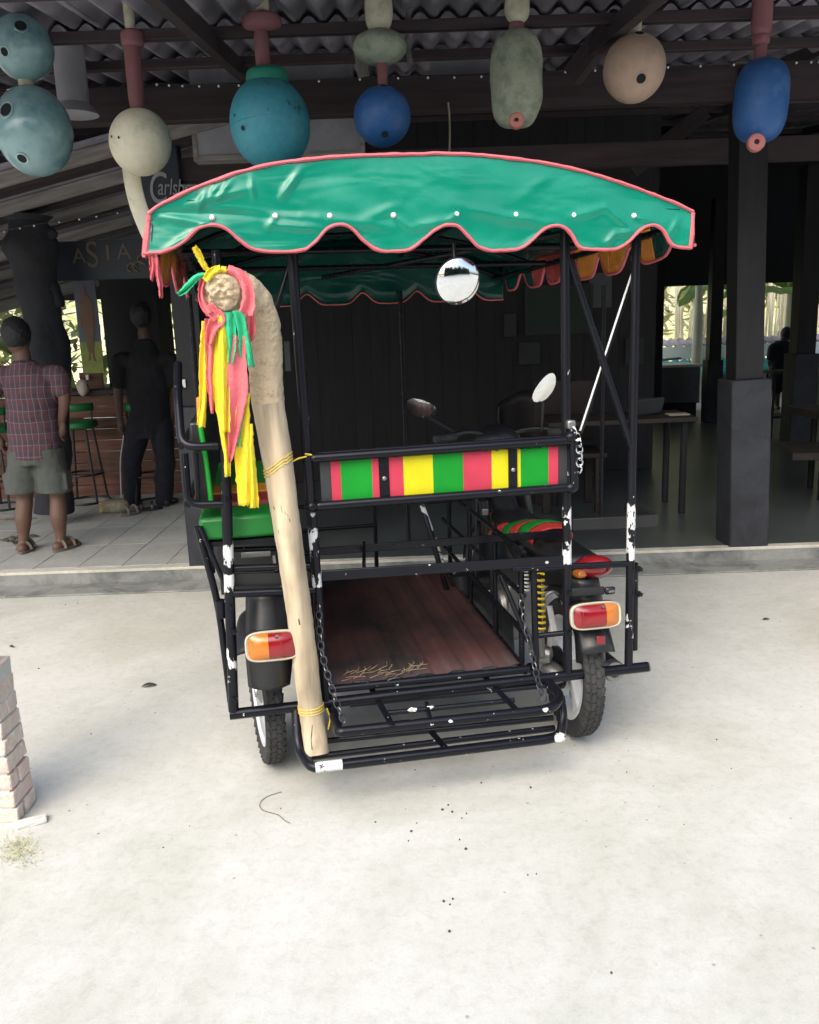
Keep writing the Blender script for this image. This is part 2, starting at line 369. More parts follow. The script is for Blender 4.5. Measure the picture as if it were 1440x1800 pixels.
for i, (xa) in enumerate((-.9, 1.1, 3.1, 5.1)):
    beam('rafter', (xa, 3.45, roofz(3.45)-.115), (xa, 13.9, roofz(13.9)-.115), .06, .09, M['dwoody'], ['rafter above the teal ball float running back into the bar', 'rafter above the grey capsule float running back into the bar', 'rafter above the blue capsule float running back into the bar', 'rafter beyond the right edge running back into the bar'][i])
# left wing: roof falling to the left with pale rafters
wing = thing('left_wing_roof', 'low side roof falling to the left with pale rafters', 'roof', (0, 0, 0))
def wz(x): return 2.98+.225*(x+1.0)
m = MB(); m.grid(lambda u, v: Vector((-1.0-6*u, 5.9+6.6*v, wz(-1.0-6*u)+.09)), 2, 2); m.build('soffit', M['fibre'], wing, smooth=False, solid=.02)
for i, y0 in enumerate((6.0, 6.75, 7.5, 8.4, 9.4, 10.6)):
    beam('rafter', (-1.0, y0, wz(-1.0)+.03), (-6.6, y0, wz(-6.6)+.03), .05, .09, M['palewood'], parent=wing)
    beam('batten', (-1.0, y0+.32, wz(-1.0)+.04), (-6.6, y0+.32, wz(-6.6)+.04), .16, .05, M['dwoodh'], parent=wing)
# back header where the garden shows below
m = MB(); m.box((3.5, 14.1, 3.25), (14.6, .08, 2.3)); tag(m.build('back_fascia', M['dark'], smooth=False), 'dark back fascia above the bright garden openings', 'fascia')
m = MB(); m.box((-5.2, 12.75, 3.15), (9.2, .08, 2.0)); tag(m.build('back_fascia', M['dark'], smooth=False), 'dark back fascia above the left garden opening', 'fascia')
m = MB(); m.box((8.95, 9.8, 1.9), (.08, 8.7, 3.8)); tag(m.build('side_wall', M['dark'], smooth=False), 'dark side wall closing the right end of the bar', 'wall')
# interior partition behind the tricycle
WY = 8.6
xa = atY(470, 700, WY).x; xb = atY(1148, 700, WY).x
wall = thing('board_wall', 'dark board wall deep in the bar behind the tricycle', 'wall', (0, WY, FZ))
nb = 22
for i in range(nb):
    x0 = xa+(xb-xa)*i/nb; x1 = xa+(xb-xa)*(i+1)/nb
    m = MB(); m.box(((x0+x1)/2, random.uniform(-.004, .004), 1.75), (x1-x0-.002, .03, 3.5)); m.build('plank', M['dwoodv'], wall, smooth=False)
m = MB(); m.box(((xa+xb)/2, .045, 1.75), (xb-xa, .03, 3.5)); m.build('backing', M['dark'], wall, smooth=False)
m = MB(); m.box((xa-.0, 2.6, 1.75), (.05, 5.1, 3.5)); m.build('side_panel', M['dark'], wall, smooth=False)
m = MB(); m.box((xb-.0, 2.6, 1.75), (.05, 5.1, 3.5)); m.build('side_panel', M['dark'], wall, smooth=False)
M['gboard'] = mat('green board', (.006, .02, .013), .6, var=.2)
M['paper'] = mat('grey paper', (.075, .08, .085), .8, var=.2)
M['paperd'] = mat('dim paper', (.03, .033, .034), .8, var=.25)
def wallthing(name, p0, p1, y, m_, lab, cat, th=.02, frame=None):
    a = atY(p0[0], p0[1], y); b = atY(p1[0], p1[1], y); wd = b.x-a.x; ht = a.z-b.z
    if frame is None:
        mb = MB(); mb.box((0, 0, 0), (wd, th, ht)); o = mb.build(name, m_, bevel=.002); o.location = ((a.x+b.x)/2, y, (a.z+b.z)/2); return tag(o, lab, cat)
    t = thing(name, lab, cat, ((a.x+b.x)/2, y, (a.z+b.z)/2))
    mb = MB(); mb.box((0, 0, 0), (wd, th, ht)); mb.build('panel', m_, t)
    f = .03; mb = MB()
    for sx in (-1, 1): mb.box((sx*(wd/2+f/2), 0, 0), (f, th+.02, ht+2*f))
    for sz in (-1, 1): mb.box((0, 0, sz*(ht/2+f/2)), (wd-.002, th+.018, f))
    mb.build('frame', frame, t); return t
wallthing('chalkboard', (928, 508), (1036, 580), WY-.05, M['gboard'], 'dark green chalkboard hung on the wall right of the round mirror', 'chalkboard', frame=M['paperd'])
wallthing('poster', (1036, 480), (1075, 540), WY-.05, M['paper'], 'pale grey sheet right of the dark green chalkboard', 'poster')
wallthing('poster', (886, 552), (908, 592), WY-.05, M['paperd'], 'narrow dim sheet left of the dark green chalkboard', 'poster')
wallthing('poster', (912, 602), (950, 640), WY-.05, M['paperd'], 'dim sheet low between the mirrors on the wall', 'poster')
wallthing('poster', (1100, 595), (1132, 640), WY-.05, M['paperd'], 'dim sheet on the wall just right of the outer canopy post', 'poster')
wallthing('poster', (499, 600), (512, 652), 7.2, M['paper'], 'small grey notice behind the wooden pole', 'poster')
# panels up under the beam
wallthing('light_box', (345, 192), (634, 268), 6.25, M['fibrep'], 'long grey box panel with pale frame above the canopy', 'panel', .12, frame=M['palewood'])
wallthing('grey_panel', (330, 95), (622, 146), 5.72, M['fibrep'], 'grey boarding under the roof above the teal ball', 'panel', .03)
wallthing('grey_panel', (757, 80), (900, 132), 5.72, M['fibrep'], 'grey boarding under the roof left of the grey capsule float', 'panel', .03)

# --- text helper
def text_mesh(name, body, size, m_, parent, loc_, rot, ext=.003, shear=0, sx=1.0):
    c = bpy.data.curves.new(name, 'FONT'); c.body = body; c.size = size; c.extrude = ext; c.shear = shear; c.align_x = 'LEFT'
    o = bpy.data.objects.new(name, c); COL.objects.link(o); bpy.context.view_layer.update()
    me = bpy.data.meshes.new_from_object(o.evaluated_get(bpy.context.evaluated_depsgraph_get())); bpy.data.objects.remove(o)
    me.materials.clear(); me.materials.append(m_); o = bpy.data.objects.new(name, me); COL.objects.link(o); o.parent = parent
    o.location = loc_; o.rotation_euler = rot; o.scale = (sx, 1, 1); return o
M['signdark'] = mat('dark sign board', (.022, .03, .045), .5, var=.2)
M['signtxt'] = mat('faded sign white', (.30, .31, .33), .6, var=.15)
M['signgold'] = mat('faded brown lettering', (.16, .12, .095), .7, var=.2)
sy = 6.35
a = atY(214, 190, sy); b = atY(326, 392, sy)
beer = thing('beer_sign', 'tall dark beer sign with white script lettering behind the cream ball', 'sign', ((a.x+b.x)/2, sy, (a.z+b.z)/2))
m = MB(); m.box((0, 0, 0), (b.x-a.x, .12, a.z-b.z)); m.build('box', M['signdark'], beer, bevel=.01)
q = atY(262, 358, sy-.066)-beer.location
text_mesh('lettering', 'C', .30, M['signtxt'], beer, q, (R(90), 0, 0), shear=.15, sx=.62)
q = atY(277, 342, sy-.066)-beer.location
text_mesh('lettering', 'arlsberg', .155, M['signtxt'], beer, q, (R(90), R(3), 0), shear=.2, sx=.62)
for (p0, p1) in (((290, 206), (305, 205)), ((298, 237), (306, 239))):
    m = MB(); m.tube([atY(*p0, sy-.066)-beer.location, atY(*p1, sy-.066)-beer.location], .004, 6); m.build('marking', M['signtxt'], beer)

# --- bar
BY = 8.2
bx0 = atY(60, 800, BY).x-1.6; bx1 = atY(326, 800, BY).x
bar = thing('bar_counter', 'wooden plank bar counter behind the stools', 'bar', ((bx0+bx1)/2, BY, FZ))
hw = (bx1-bx0)/2
for i in range(9):
    m = MB(); m.box((0, random.uniform(-.003, .003), .055+i*.108), (2*hw, .03, .102)); m.build('plank', M['plankh'], bar, bevel=.003)
m = MB(); m.box((0, .2, 1.0), (2*hw+.1, .5, .045)); m.build('counter_top', M['dwoodh'], bar, bevel=.008)
for k in range(4):
    m = MB(); m.box((-hw+.3+k*(2*hw-.6)/3, .2, .48), (.06, .34, .96)); m.build('support', M['dwoodv'], bar)
# back-left furniture above the bar
cab = wallthing('cupboard', (186, 470), (304, 705), 8.75, M['dark'], 'tall dark cupboard behind the standing man in black', 'cupboard', .5)
wl = wallthing('end_wall', (304, 440), (470, 880), 8.45, M['dwoodv'], 'dark brown end wall left of the wooden pole', 'wall', .06)
sign = wallthing('name_board', (24, 428), (290, 488), 7.35, M['signdark'], None, None, .04)
t = thing('bar_name_sign', 'dark board with faded letters ASIA above the bar', 'sign', sign.location); del_l = sign
sign.parent = t; sign.location = (0, 0, 0); sign.name = 'board'
for k in list(sign.keys()):
    if k in ('label', 'category'): del sign[k]
def sgn(ch, px, py, size, sx=1.0):
    q = atY(px, py, 7.35-.024)-t.location; text_mesh('letter', ch, size, M['signgold'], t, q, (R(90), 0, 0), sx=sx)
sgn('A', 128, 463, .17); sgn('S', 153, 470, .30, .8); sgn('I', 185, 458, .18, 1.3); sgn('A', 206, 456, .18)
m = MB()
for (c_, r_) in (((245, 468), .05), ((232, 470), .04), ((252, 455), .045)):
    q = atY(*c_, 7.35-.03)-t.location; m.tube([q+Vector((math.cos(a)*r_, 0, math.sin(a)*r_*.8)) for a in [k*.5 for k in range(10)]], .009, 6)
m.build('ornament', M['signgold'], t)
# animal picture on the bar
M['picsky'] = mat('picture upper part', (.13, .10, .15), .6, col2=(.08, .13, .16), mask=(.4, .6), scale=5)
M['picgrass'] = mat('picture lower part', (.30, .32, .06), .6, col2=(.18, .24, .05), mask=(.4, .6), scale=5)
M['picfig'] = mat('picture figure', (.17, .095, .06), .6, var=.2)
py_ = 7.9
a = atY(128, 492, py_); b = atY(184, 655, py_)
pic = thing('painting', 'faded painting of a standing brown animal hung above the bar', 'painting', ((a.x+b.x)/2, py_, (a.z+b.z)/2), 0)
W_, H_ = b.x-a.x, a.z-b.z
m = MB(); m.box((0, 0, H_*.17), (W_, .015, H_*.66)); m.build('upper_canvas', M['picsky'], pic)
m = MB(); m.box((0, 0, -H_*.33), (W_, .015, H_*.34)); m.build('lower_canvas', M['picgrass'], pic)
def flat_poly(pts, y, m_, name, par):
    mb = MB(); n = len(pts); vs = [(p[0], y, p[1]) for p in pts]+[(p[0], y+.003, p[1]) for p in pts]
    mb.add(vs, [tuple(range(n))]+[tuple(reversed(range(n, 2*n)))]+[(i, (i+1) % n, n+(i+1) % n, n+i) for i in range(n)]); return mb.build(name, m_, par, smooth=False)
P_ = [(-.02, .44), (.0, .47), (.02, .44), (.02, .36), (.10, .33), (.17, .28), (.18, .05), (.22, -.02), (.16, 0), (.15, .15), (.14, -.05), (.10, -.2), (.07, -.32), (.11, -.4), (.03, -.38), (.02, -.3), (-.02, -.3), (-.04, -.38), (-.10, -.38), (-.07, -.3), (-.12, -.12), (-.14, .1), (-.19, 0), (-.22, .02), (-.18, .2), (-.16, .3), (-.08, .34), (-.02, .36)]
flat_poly([(x*W_*1.7, z*H_*.95) for x, z in P_], -.013, M['picfig'], 'figure', pic)
# gnarled trunk column
M['trunk'] = mat('dark gnarled trunk', (.022, .024, .03), .85, bump=1.0, bscale=14, var=.4, scale=5)
ty = 6.95
def trunk_path(pts, rs):
    return spline([atY(x, y, ty) for x, y in pts], 4), rs
P_ = spline([atY(x, y, ty) for x, y in ((96, 900), (92, 780), (86, 680), (80, 600), (72, 540), (62, 480), (54, 430), (50, 380))], 5)
rp = [.15, .135, .145, .175, .15, .17, .19, .13]
rr = [rp[min(int(i/5), 6)]*(1-(i % 5)/5)+rp[min(int(i/5)+1, 7)]*((i % 5)/5) for i in range(len(P_))]
m = MB(); m.tube(P_, rr, 20)
m.v = [tuple(Vector(q)+Vector((noise.noise(Vector(q)*5), noise.noise(Vector(q)*5+Vector((9, 0, 0))), 0))*.05) for q in m.v]
tr = thing('tree_trunk_column', 'dark gnarled tree trunk column in front of the bar left', 'column', (P_[0].x, ty, FZ))
o = m.build('trunk', M['trunk'], tr); o.data.transform(Matrix.Translation(-tr.location))
for pts, rs in ((((52, 470), (66, 440), (84, 418), (96, 405)), (.1, .07, .045, .03)), (((55, 500), (78, 500), (95, 516), (102, 540)), (.1, .075, .06, .05)), (((50, 450), (36, 430), (30, 400)), (.09, .06, .04))):
    m = MB(); pp = spline([atY(x, y, ty-.03) for x, y in pts], 4); n_ = len(pp)
    m.tube(pp, [rs[min(int(i/4), len(rs)-1)] for i in range(n_)], 10); o = m.build('limb', M['trunk'], tr); o.data.transform(Matrix.Translation(-tr.location))
M['shellw'] = mat('pale shell', (.5, .42, .36), .6, bump=.5, bscale=18, var=.2)
m = MB(); m.ball((0, 0, 0), (.058, .06, .075), 14, 10); m.v = [tuple(Vector(q)*(1+.25*noise.noise(Vector(q)*22))) for q in m.v]
o = m.build('seashell', M['shellw']); o.location = atY(146, 681, 8.1); tag(o, 'pale lumpy seashell on the bar counter below the painting', 'shell')
m = MB(); m.box((0, 0, 0), (.03, .03, .05)); o = m.build('tin_can', M['whitep'], bevel=.006); o.location = atY(154, 663, 8.35); tag(o, 'tiny white box behind the seashell', 'box')
wallthing('wooden_board', (139, 655), (184, 692), 8.4, M['plankh'], 'brown board standing on the bar under the painting', 'board')

# --- bar stools
M['stoolg'] = mat('green stool pad', (.012, .16, .04), .45, bump=.1)
def stool(px, pyb, lab):
    p = atZ(px, pyb, FZ); t = thing('bar_stool', lab, 'stool', p, random.uniform(-.2, .2), 'green bar stools along the counter')
    m = MB(); m.lathe([(.0, .70), (.155, .70), (.17, .715), (.17, .75), (.155, .765), (.0, .77)], seg=28); m.build('seat', M['stoolg'], t)
    for k in range(4):
        a = R(45+90*k); m = MB(); m.tube([(math.cos(a)*.13, math.sin(a)*.13, .7), (math.cos(a)*.205, math.sin(a)*.205, .012)], .011, 8); m.build('leg', M['bplastic'], t)
    for r_, z_ in ((.205, .012), (.17, .27)):
        m = MB(); m.tube([(math.cos(a)*r_, math.sin(a)*r_, z_) for a in [2*math.pi*k/28 for k in range(28)]], .011, 8, closed=True); m.build('ring', M['bplastic'], t)
    m = MB(); m.grid(lambda u, v: Vector((math.cos(R(200+140*u))*.18, math.sin(R(200+140*u))*.18, .86+.07*v)), 16, 1); m.build('backrest', M['stoolg'], t, solid=.02)
    for a in (R(205), R(335)):
        m = MB(); m.tube([(math.cos(a)*.16, math.sin(a)*.16, .72), (math.cos(a)*.18, math.sin(a)*.18, .9)], .009, 8); m.build('back_post', M['bplastic'], t)
    return t
stool(154, 882, 'green topped bar stool between the two standing men')
stool(10, 892, 'bar stool mostly hidden behind the man in the plaid shirt')
stool(272, 885, 'bar stool behind the legs of the man in black')

# --- people (bodies fused into one surface)
_ht = bpy.data.textures.new('hair_tufts', 'CLOUDS'); _ht.noise_scale = .02
def fused(name, mb, m_, parent, voxel=.012, smooth=4, dec=1.0):
    o = mb.build(name, m_, parent, smooth=False)
    md = o.modifiers.new('fuse', 'REMESH'); md.mode = 'VOXEL'; md.voxel_size = voxel; md.use_smooth_shade = True
    s_ = o.modifiers.new('relax', 'SMOOTH'); s_.factor = .5; s_.iterations = smooth
    if name == 'hair': d_ = o.modifiers.new('tufts', 'DISPLACE'); d_.texture = _ht; d_.strength = .013
    return o
def limb(mb, pts, rs, seg=14, n=5, flat=1.0):
    P = spline(pts, n); rr = []
    for i in range(len(P)):
        k = min(i//n, len(rs)-2); t_ = i/n-k; rr.append(rs[k]*(1-t_)+rs[k+1]*t_)
    mb.tube(P, rr, seg, flat=flat); mb.ball(P[0], rr[0], 10, 6); mb.ball(P[-1], rr[-1], 10, 6)
def hand(mb, w_, d, side, sc=1.0):      # w_: wrist, d: pointing direction, side: direction of the thumb side
    d = Vector(d).normalized(); side = Vector(side); side = (side-d*side.dot(d)).normalized(); nrm = d.cross(side)
    w_ = Vector(w_); limb(mb, [w_, w_+d*.045*sc, w_+d*.09*sc], [.026*sc, .033*sc, .034*sc], 10, 3, .62)
    for k, ln in enumerate((.07, .08, .075, .058)):
        b0 = w_+d*.088*sc+side*(.027-.018*k)*sc
        limb(mb, [b0, b0+d*ln*.5*sc+nrm*.006, b0+d*ln*.85*sc+nrm*.022*sc], [.0095*sc, .009*sc, .0075*sc], 8, 3)
    b0 = w_+d*.03*sc+side*.024*sc; limb(mb, [b0, b0+d*.035*sc+side*.022*sc, b0+d*.065*sc+side*.024*sc+nrm*.012], [.013*sc, .011*sc, .009*sc], 8, 3)
M['skin'] = mat('brown skin', (.13, .07, .048), .55, var=.1, scale=9)
M['skinshade'] = mat('shade darkened skin', (.07, .036, .026), .55, var=.1, scale=9)  # skin darkened to paint in the shade on the figures deeper inside
M['hair'] = mat('black hair', (.012, .012, .014), .6, bump=.6, bscale=120)
M['shorts'] = mat('grey green cotton', (.08, .088, .078), .9, bump=.9, bscale=16, var=.25, scale=7)
M['blackcl'] = mat('black cotton', (.006, .0065, .009), .9, bump=.5, bscale=20, var=.2)
M['navy'] = mat('dark navy cloth', (.009, .010, .018), .85, bump=.7, bscale=14, var=.2)
M['sandal'] = mat('worn brown sandal', (.15, .13, .10), .8, bump=.4)
def plaid(name):
    m = bpy.data.materials.new(name); m.use_nodes = True; N = m.node_tree.nodes; L = m.node_tree.links; b = N['Principled BSDF']
    tc = N.new('ShaderNodeTexCoord'); nz = N.new('ShaderNodeTexNoise'); nz.inputs['Scale'].default_value = 5; L.new(tc.outputs['Object'], nz.inputs['Vector'])
    va = N.new('ShaderNodeVectorMath'); va.operation = 'MULTIPLY_ADD'; va.inputs[1].default_value = (.03, .03, .03); L.new(nz.outputs['Color'], va.inputs[0]); L.new(tc.outputs['Object'], va.inputs[2])
    sp = N.new('ShaderNodeSeparateXYZ'); L.new(va.outputs[0], sp.inputs[0])
    def stripe(src, per, wd):
        d = N.new('ShaderNodeMath'); d.operation = 'DIVIDE'; d.inputs[1].default_value = per; L.new(src, d.inputs[0])
        f = N.new('ShaderNodeMath'); f.operation = 'FRACT'; L.new(d.outputs[0], f.inputs[0])
        c = N.new('ShaderNodeMath'); c.operation = 'LESS_THAN'; c.inputs[1].default_value = wd; L.new(f.outputs[0], c.inputs[0]); return c.outputs[0]
    col = None
    mx = None; prev = None
    for src, per, wd, cc, fac in ((sp.outputs['X'], .075, .5, (.075, .05, .06), .6), (sp.outputs['Z'], .08, .5, (.055, .04, .055), .6), (sp.outputs['X'], .0375, .10, (.24, .20, .22), .6), (sp.outputs['Z'], .08, .06, (.22, .18, .20), .5)):
        x = N.new('ShaderNodeMix'); x.data_type = 'RGBA'
        mu = N.new('ShaderNodeMath'); mu.operation = 'MULTIPLY'; mu.inputs[1].default_value = fac; L.new(stripe(src, per, wd), mu.inputs[0]); L.new(mu.outputs[0], x.inputs['Factor'])
        if prev is None: x.inputs['A'].default_value = (.10, .042, .050, 1)
        else: L.new(prev, x.inputs['A'])
        x.inputs['B'].default_value = (*cc, 1); prev = x.outputs['Result']
    L.new(prev, b.inputs['Base Color']); b.inputs['Roughness'].default_value = .9
    bp = N.new('ShaderNodeBump'); bp.inputs['Strength'].default_value = .7; bp.inputs['Distance'].default_value = .02; n3 = N.new('ShaderNodeTexNoise'); n3.inputs['Scale'].default_value = 9
    L.new(tc.outputs['Object'], n3.inputs['Vector']); L.new(n3.outputs['Fac'], bp.inputs['Height']); L.new(bp.outputs[0], b.inputs['Normal']); return m
M['plaid'] = plaid('plaid shirt cloth')
def sandal(parent, c, ang, m_=None, L_=.27):
    c = Vector(c); rot = Matrix.Rotation(ang, 3, 'Z'); mb = MB(); vs = []; n = 20
    for z in (0, .022):
        for k in range(n):
            a = 2*math.pi*k/n; q = Vector((math.sin(a)*.048*(1+.15*math.cos(a)), math.cos(a)*L_/2, z)); vs.append(c+rot @ q)
    mb.add(vs, [tuple(reversed(range(n))), tuple(range(n, 2*n))]+[(i, (i+1) % n, n+(i+1) % n, n+i) for i in range(n)])
    for y0 in (.03, -.06):
        mb.tube([c+rot @ Vector((math.cos(a)*.05, y0, .02+math.sin(a)*.062)) for a in [math.pi*k/8 for k in range(9)]], .012, 6, flat=.4)
    return mb.build('sandal', m_ or M['sandal'], parent)
def foot(mb, ankle, ang, z0):
    a = Vector(ankle); rot = Matrix.Rotation(ang, 3, 'Z')
    limb(mb, [a+rot @ Vector((0, -.045, z0+.038-a.z)), a+rot @ Vector((0, .05, z0+.04-a.z)), a+rot @ Vector((0, .14, z0+.022-a.z))], [.036, .04, .03], 12, 3)
# man in plaid shirt, seen from behind
py1 = 6.02
pm = atZ(74, 968, FZ); B0 = Vector((pm.x, py1, FZ))
man = thing('person', 'man seen from behind in a plaid shirt, grey shorts and sandals, standing on the tiles', 'person', B0)
def L1(px, py, dy=0): return atY(px, py, py1+dy)-B0
fl = atY(40, 945, py1); fr = atY(106, 940, py1+.02)
body = MB()
hipL, hipR = L1(42, 800), L1(88, 800)
aL, aR = Vector((fl.x, py1, FZ+.075))-B0, Vector((fr.x, py1+.02, FZ+.075))-B0
kL, kR = (hipL+aL)/2+Vector((-.005, .03, .0)), (hipR+aR)/2+Vector((.005, .03, 0))
for hp, kn, an in ((hipL, kL, aL), (hipR, kR, aR)):
    limb(body, [hp, (hp+kn)/2, kn, kn*.55+an*.45+Vector((0, -.015, 0)), an*.8+kn*.2, an], [.085, .075, .056, .060, .040, .034])
foot(body, aL, R(8), 0); foot(body, aR, R(-22), 0)
pel = (hipL+hipR)/2+Vector((0, 0, .06)); chest = L1(52, 680); neck = L1(40, 632); hd = L1(30, 592)
body.loft([(pel, .15, .11), ((pel+chest)/2, .14, .105), (chest, .165, .11), (neck+Vector((0, 0, -.02)), .08, .07)], 18)
limb(body, [neck+Vector((0, 0, -.05)), neck+Vector((0, 0, .05))], [.058, .055])
body.ball(hd, (.083, .10, .12), 18, 12); body.ball(hd+Vector((0, .05, -.05)), (.055, .055, .06)); body.ball(hd+Vector((0, .10, -.01)), (.014, .02, .02), 8, 6)
for s_ in (-1, 1): body.ball(hd+Vector((s_*.078, 0, -.01)), (.012, .022, .032), 8, 6)
shR, elR, wrR = L1(104, 655), L1(113, 700, -.02), L1(108, 738, .02)
shL, elL, wrL = L1(-6, 655), L1(-18, 712), L1(-8, 760, .08)
limb(body, [shR, elR, wrR], [.05, .043, .027]); hand(body, wrR, (-.15, .1, -1), (0, 1, 0))
limb(body, [shL, elL, wrL], [.05, .043, .027]); hand(body, wrL, (.15, .3, -1), (0, 1, 0))
fused('body', body, M['skin'], man, .008, 3)
sh = MB()
sh.loft([(L1(62, 805), .185, .135), (L1(60, 770), .178, .13), (L1(57, 720), .172, .128), (L1(54, 680), .18, .13), (L1(51, 660), .165, .12), (L1(47, 645), .125, .10), (L1(42, 633), .07, .075)], 22)
limb(sh, [L1(82, 660), shR+Vector((.0, 0, -.03)), shR*.35+elR*.65], [.075, .072, .064]); limb(sh, [L1(16, 660), shL+Vector((.0, 0, -.03)), shL*.35+elL*.65], [.075, .072, .064])
o = fused('shirt', sh, M['plaid'], man, .011, 3)
o.modifiers.new('folds', 'DISPLACE'); tx = bpy.data.textures.new('folds', 'CLOUDS'); tx.noise_scale = .11; o.modifiers['folds'].texture = tx; o.modifiers['folds'].strength = .03; o.modifiers['folds'].mid_level = .5
st_ = MB()
hl, hr = L1(38, 866), L1(96, 866)
st_.loft([(L1(64, 795), .17, .125), (L1(64, 815), .175, .13)], 20)
st_.loft([(hl, .118, .105), ((hipL+hl)/2, .112, .11), (hipL+Vector((.01, 0, .05)), .10, .115)], 20); st_.loft([(hr, .118, .105), ((hipR+hr)/2, .112, .11), (hipR+Vector((-.01, 0, .05)), .10, .115)], 20)
st_.box((hl+hipL)/2+Vector((-.1, 0, -.05)), (.045, .12, .12)); st_.box((hr+hipR)/2+Vector((.1, 0, -.05)), (.045, .12, .12))
o = fused('shorts', st_, M['shorts'], man, .011, 3); o.modifiers.new('folds', 'DISPLACE'); o.modifiers['folds'].texture = tx; o.modifiers['folds'].strength = .02
hr_ = MB(); hr_.ball(hd+Vector((0, -.012, .022)), (.096, .11, .118), 18, 12); fused('hair', hr_, M['hair'], man, .01, 2)
sandal(man, aL+Vector((0, .04, -.074)), R(8)); sandal(man, aR+Vector((.02, .04, -.074)), R(-22))
# man in black, seen from behind-left
py2 = 7.1
pm = atZ(255, 888, FZ); py2 = min(pm.y, 7.6); B0 = Vector((pm.x, py2, FZ))
man2 = thing('person', 'man in black shirt and dark trousers with a thin white side stripe by the bar', 'person', B0)
body = MB()
def L2(px, py, dy=0): return atY(px, py, py2+dy)-B0
hipL, hipR = L2(243, 748), L2(283, 748)
aL = L2(232, 878); aR = L2(288, 876)
aL.z = .07; aR.z = .07
kL, kR = L2(232, 812, -.03), L2(290, 812, -.03)
for hp, kn, an in ((hipL, kL, aL), (hipR, kR, aR)): limb(body, [hp, (hp+kn)/2, kn, (kn+an)/2, an], [.085, .075, .056, .05, .034])
foot(body, aL, R(60), 0); foot(body, aR, R(35), 0)
chest = L2(258, 640); neck = L2(254, 595); hd = L2(249, 556); pel = (hipL+hipR)/2
body.loft([(pel, .15, .11), ((pel+chest)/2, .14, .105), (chest, .16, .10), (L2(256, 622), .09, .075), (neck, .055, .055)], 18)
limb(body, [neck+Vector((0, 0, -.05)), neck+Vector((0, 0, .06))], [.055, .052])
body.ball(hd, (.078, .098, .115), 18, 12); body.ball(hd+Vector((-.02, .10, -.01)), (.014, .02, .02), 8, 6)
for s_ in (-1, 1): body.ball(hd+Vector((s_*.08, 0, -.01)), (.012, .022, .032), 8, 6)
shL, elL, wrL = L2(212, 632), L2(208, 690, -.02), L2(211, 736, -.03)
shR, elR, wrR = L2(300, 632), L2(309, 690), L2(300, 740, .06)
limb(body, [shL, elL, wrL], [.05, .042, .027]); hand(body, wrL, (.08, -.1, -1), (0, 1, 0)); limb(body, [shR, elR, wrR], [.05, .042, .027]); hand(body, wrR, (-.1, .1, -1), (0, 1, 0))
fused('body', body, M['skinshade'], man2, .009, 3)
sh = MB(); sh.loft([(L2(262, 762), .19, .13), (L2(262, 720), .18, .13), (L2(259, 665), .185, .13), (L2(257, 637), .17, .12), (L2(255, 618), .12, .1), (L2(254, 603), .08, .08), (L2(254, 596), .062, .068)], 22)
limb(sh, [L2(232, 638), shL, shL*.3+elL*.7], [.075, .072, .066]); limb(sh, [L2(280, 638), shR, shR*.3+elR*.7], [.075, .072, .066])
o = fused('shirt', sh, M['blackcl'], man2, .012, 3); o.modifiers.new('folds', 'DISPLACE'); o.modifiers['folds'].texture = tx; o.modifiers['folds'].strength = .03
tr_ = MB(); tr_.loft([(L2(263, 742), .17, .13), (L2(263, 770), .17, .13)], 20)
for hp, kn, an in ((hipL, kL, aL), (hipR, kR, aR)): limb(tr_, [hp, (hp+kn)/2, kn, (kn+an)/2, an+Vector((0, 0, -.01))], [.105, .1, .088, .082, .078], 16)
o = fused('trousers', tr_, M['navy'], man2, .012, 3); o.modifiers.new('folds', 'DISPLACE'); o.modifiers['folds'].texture = tx; o.modifiers['folds'].strength = .03
m = MB(); m.tube(spline([hipL+Vector((-.11, -.03, 0)), (hipL+kL)/2+Vector((-.104, -.03, 0)), kL+Vector((-.095, -.03, 0)), aL+Vector((-.085, -.03, .02))], 5), .004, 6); m.build('side_stripe', M['whitep'], man2)
hr_ = MB(); hr_.ball(hd+Vector((.0, -.014, .012)), (.09, .106, .118), 18, 12); fused('hair', hr_, M['hair'], man2, .01, 2)
sandal(man2, aL+Vector((-.03, .02, -.07)), R(60), M['bplastic']); sandal(man2, aR+Vector((-.02, .03, -.07)), R(35), M['bplastic'])
# far leaning person at the garden edge
py3 = 13.7; B0 = Vector((atY(1378, 700, py3).x, py3, FZ))
man3 = thing('person', 'far person in a dark shirt leaning by the bright garden edge at the right', 'person', B0)
def L3(px, py, dy=0): return atY(px+2, py, py3+dy)-B0
body = MB(); hipL, hipR = L3(1366, 655), L3(1382, 655); aL = Vector((-.1, .0, .07)); aR = Vector((.09, .0, .07))
for hp, an in ((hipL, aL), (hipR, aR)): limb(body, [hp, (hp+an)/2+Vector((0, .02, 0)), an], [.08, .055, .035])
foot(body, aL, 0, 0); foot(body, aR, 0, 0)
chest = L3(1374, 612, .12); hd = L3(1380, 588, .2)
body.loft([((hipL+hipR)/2, .15, .11), (chest, .17, .12), (chest+Vector((0, .05, .1)), .08, .08)], 16); limb(body, [chest+Vector((0, .03, .05)), hd], [.06, .055]); body.ball(hd, (.08, .1, .115), 14, 10); body.ball(hd+Vector((0, .1, 0)), (.015, .02, .02), 8, 6)
for s_ in (-1, 1): body.ball(hd+Vector((s_*.08, 0, 0)), (.012, .02, .03), 8, 6)
shl, shr = L3(1357, 612, .08), L3(1391, 610, .08)
limb(body, [shl, L3(1352, 635, .05), L3(1356, 655, .2)], [.05, .042, .028]); hand(body, L3(1356, 655, .2), (0, .6, -.8), (1, 0, 0))
limb(body, [shr, L3(1396, 630, .05), L3(1392, 650, .2)], [.05, .042, .028]); hand(body, L3(1392, 650, .2), (0, .6, -.8), (-1, 0, 0))
fused('body', body, M['skinshade'], man3, .012, 2)
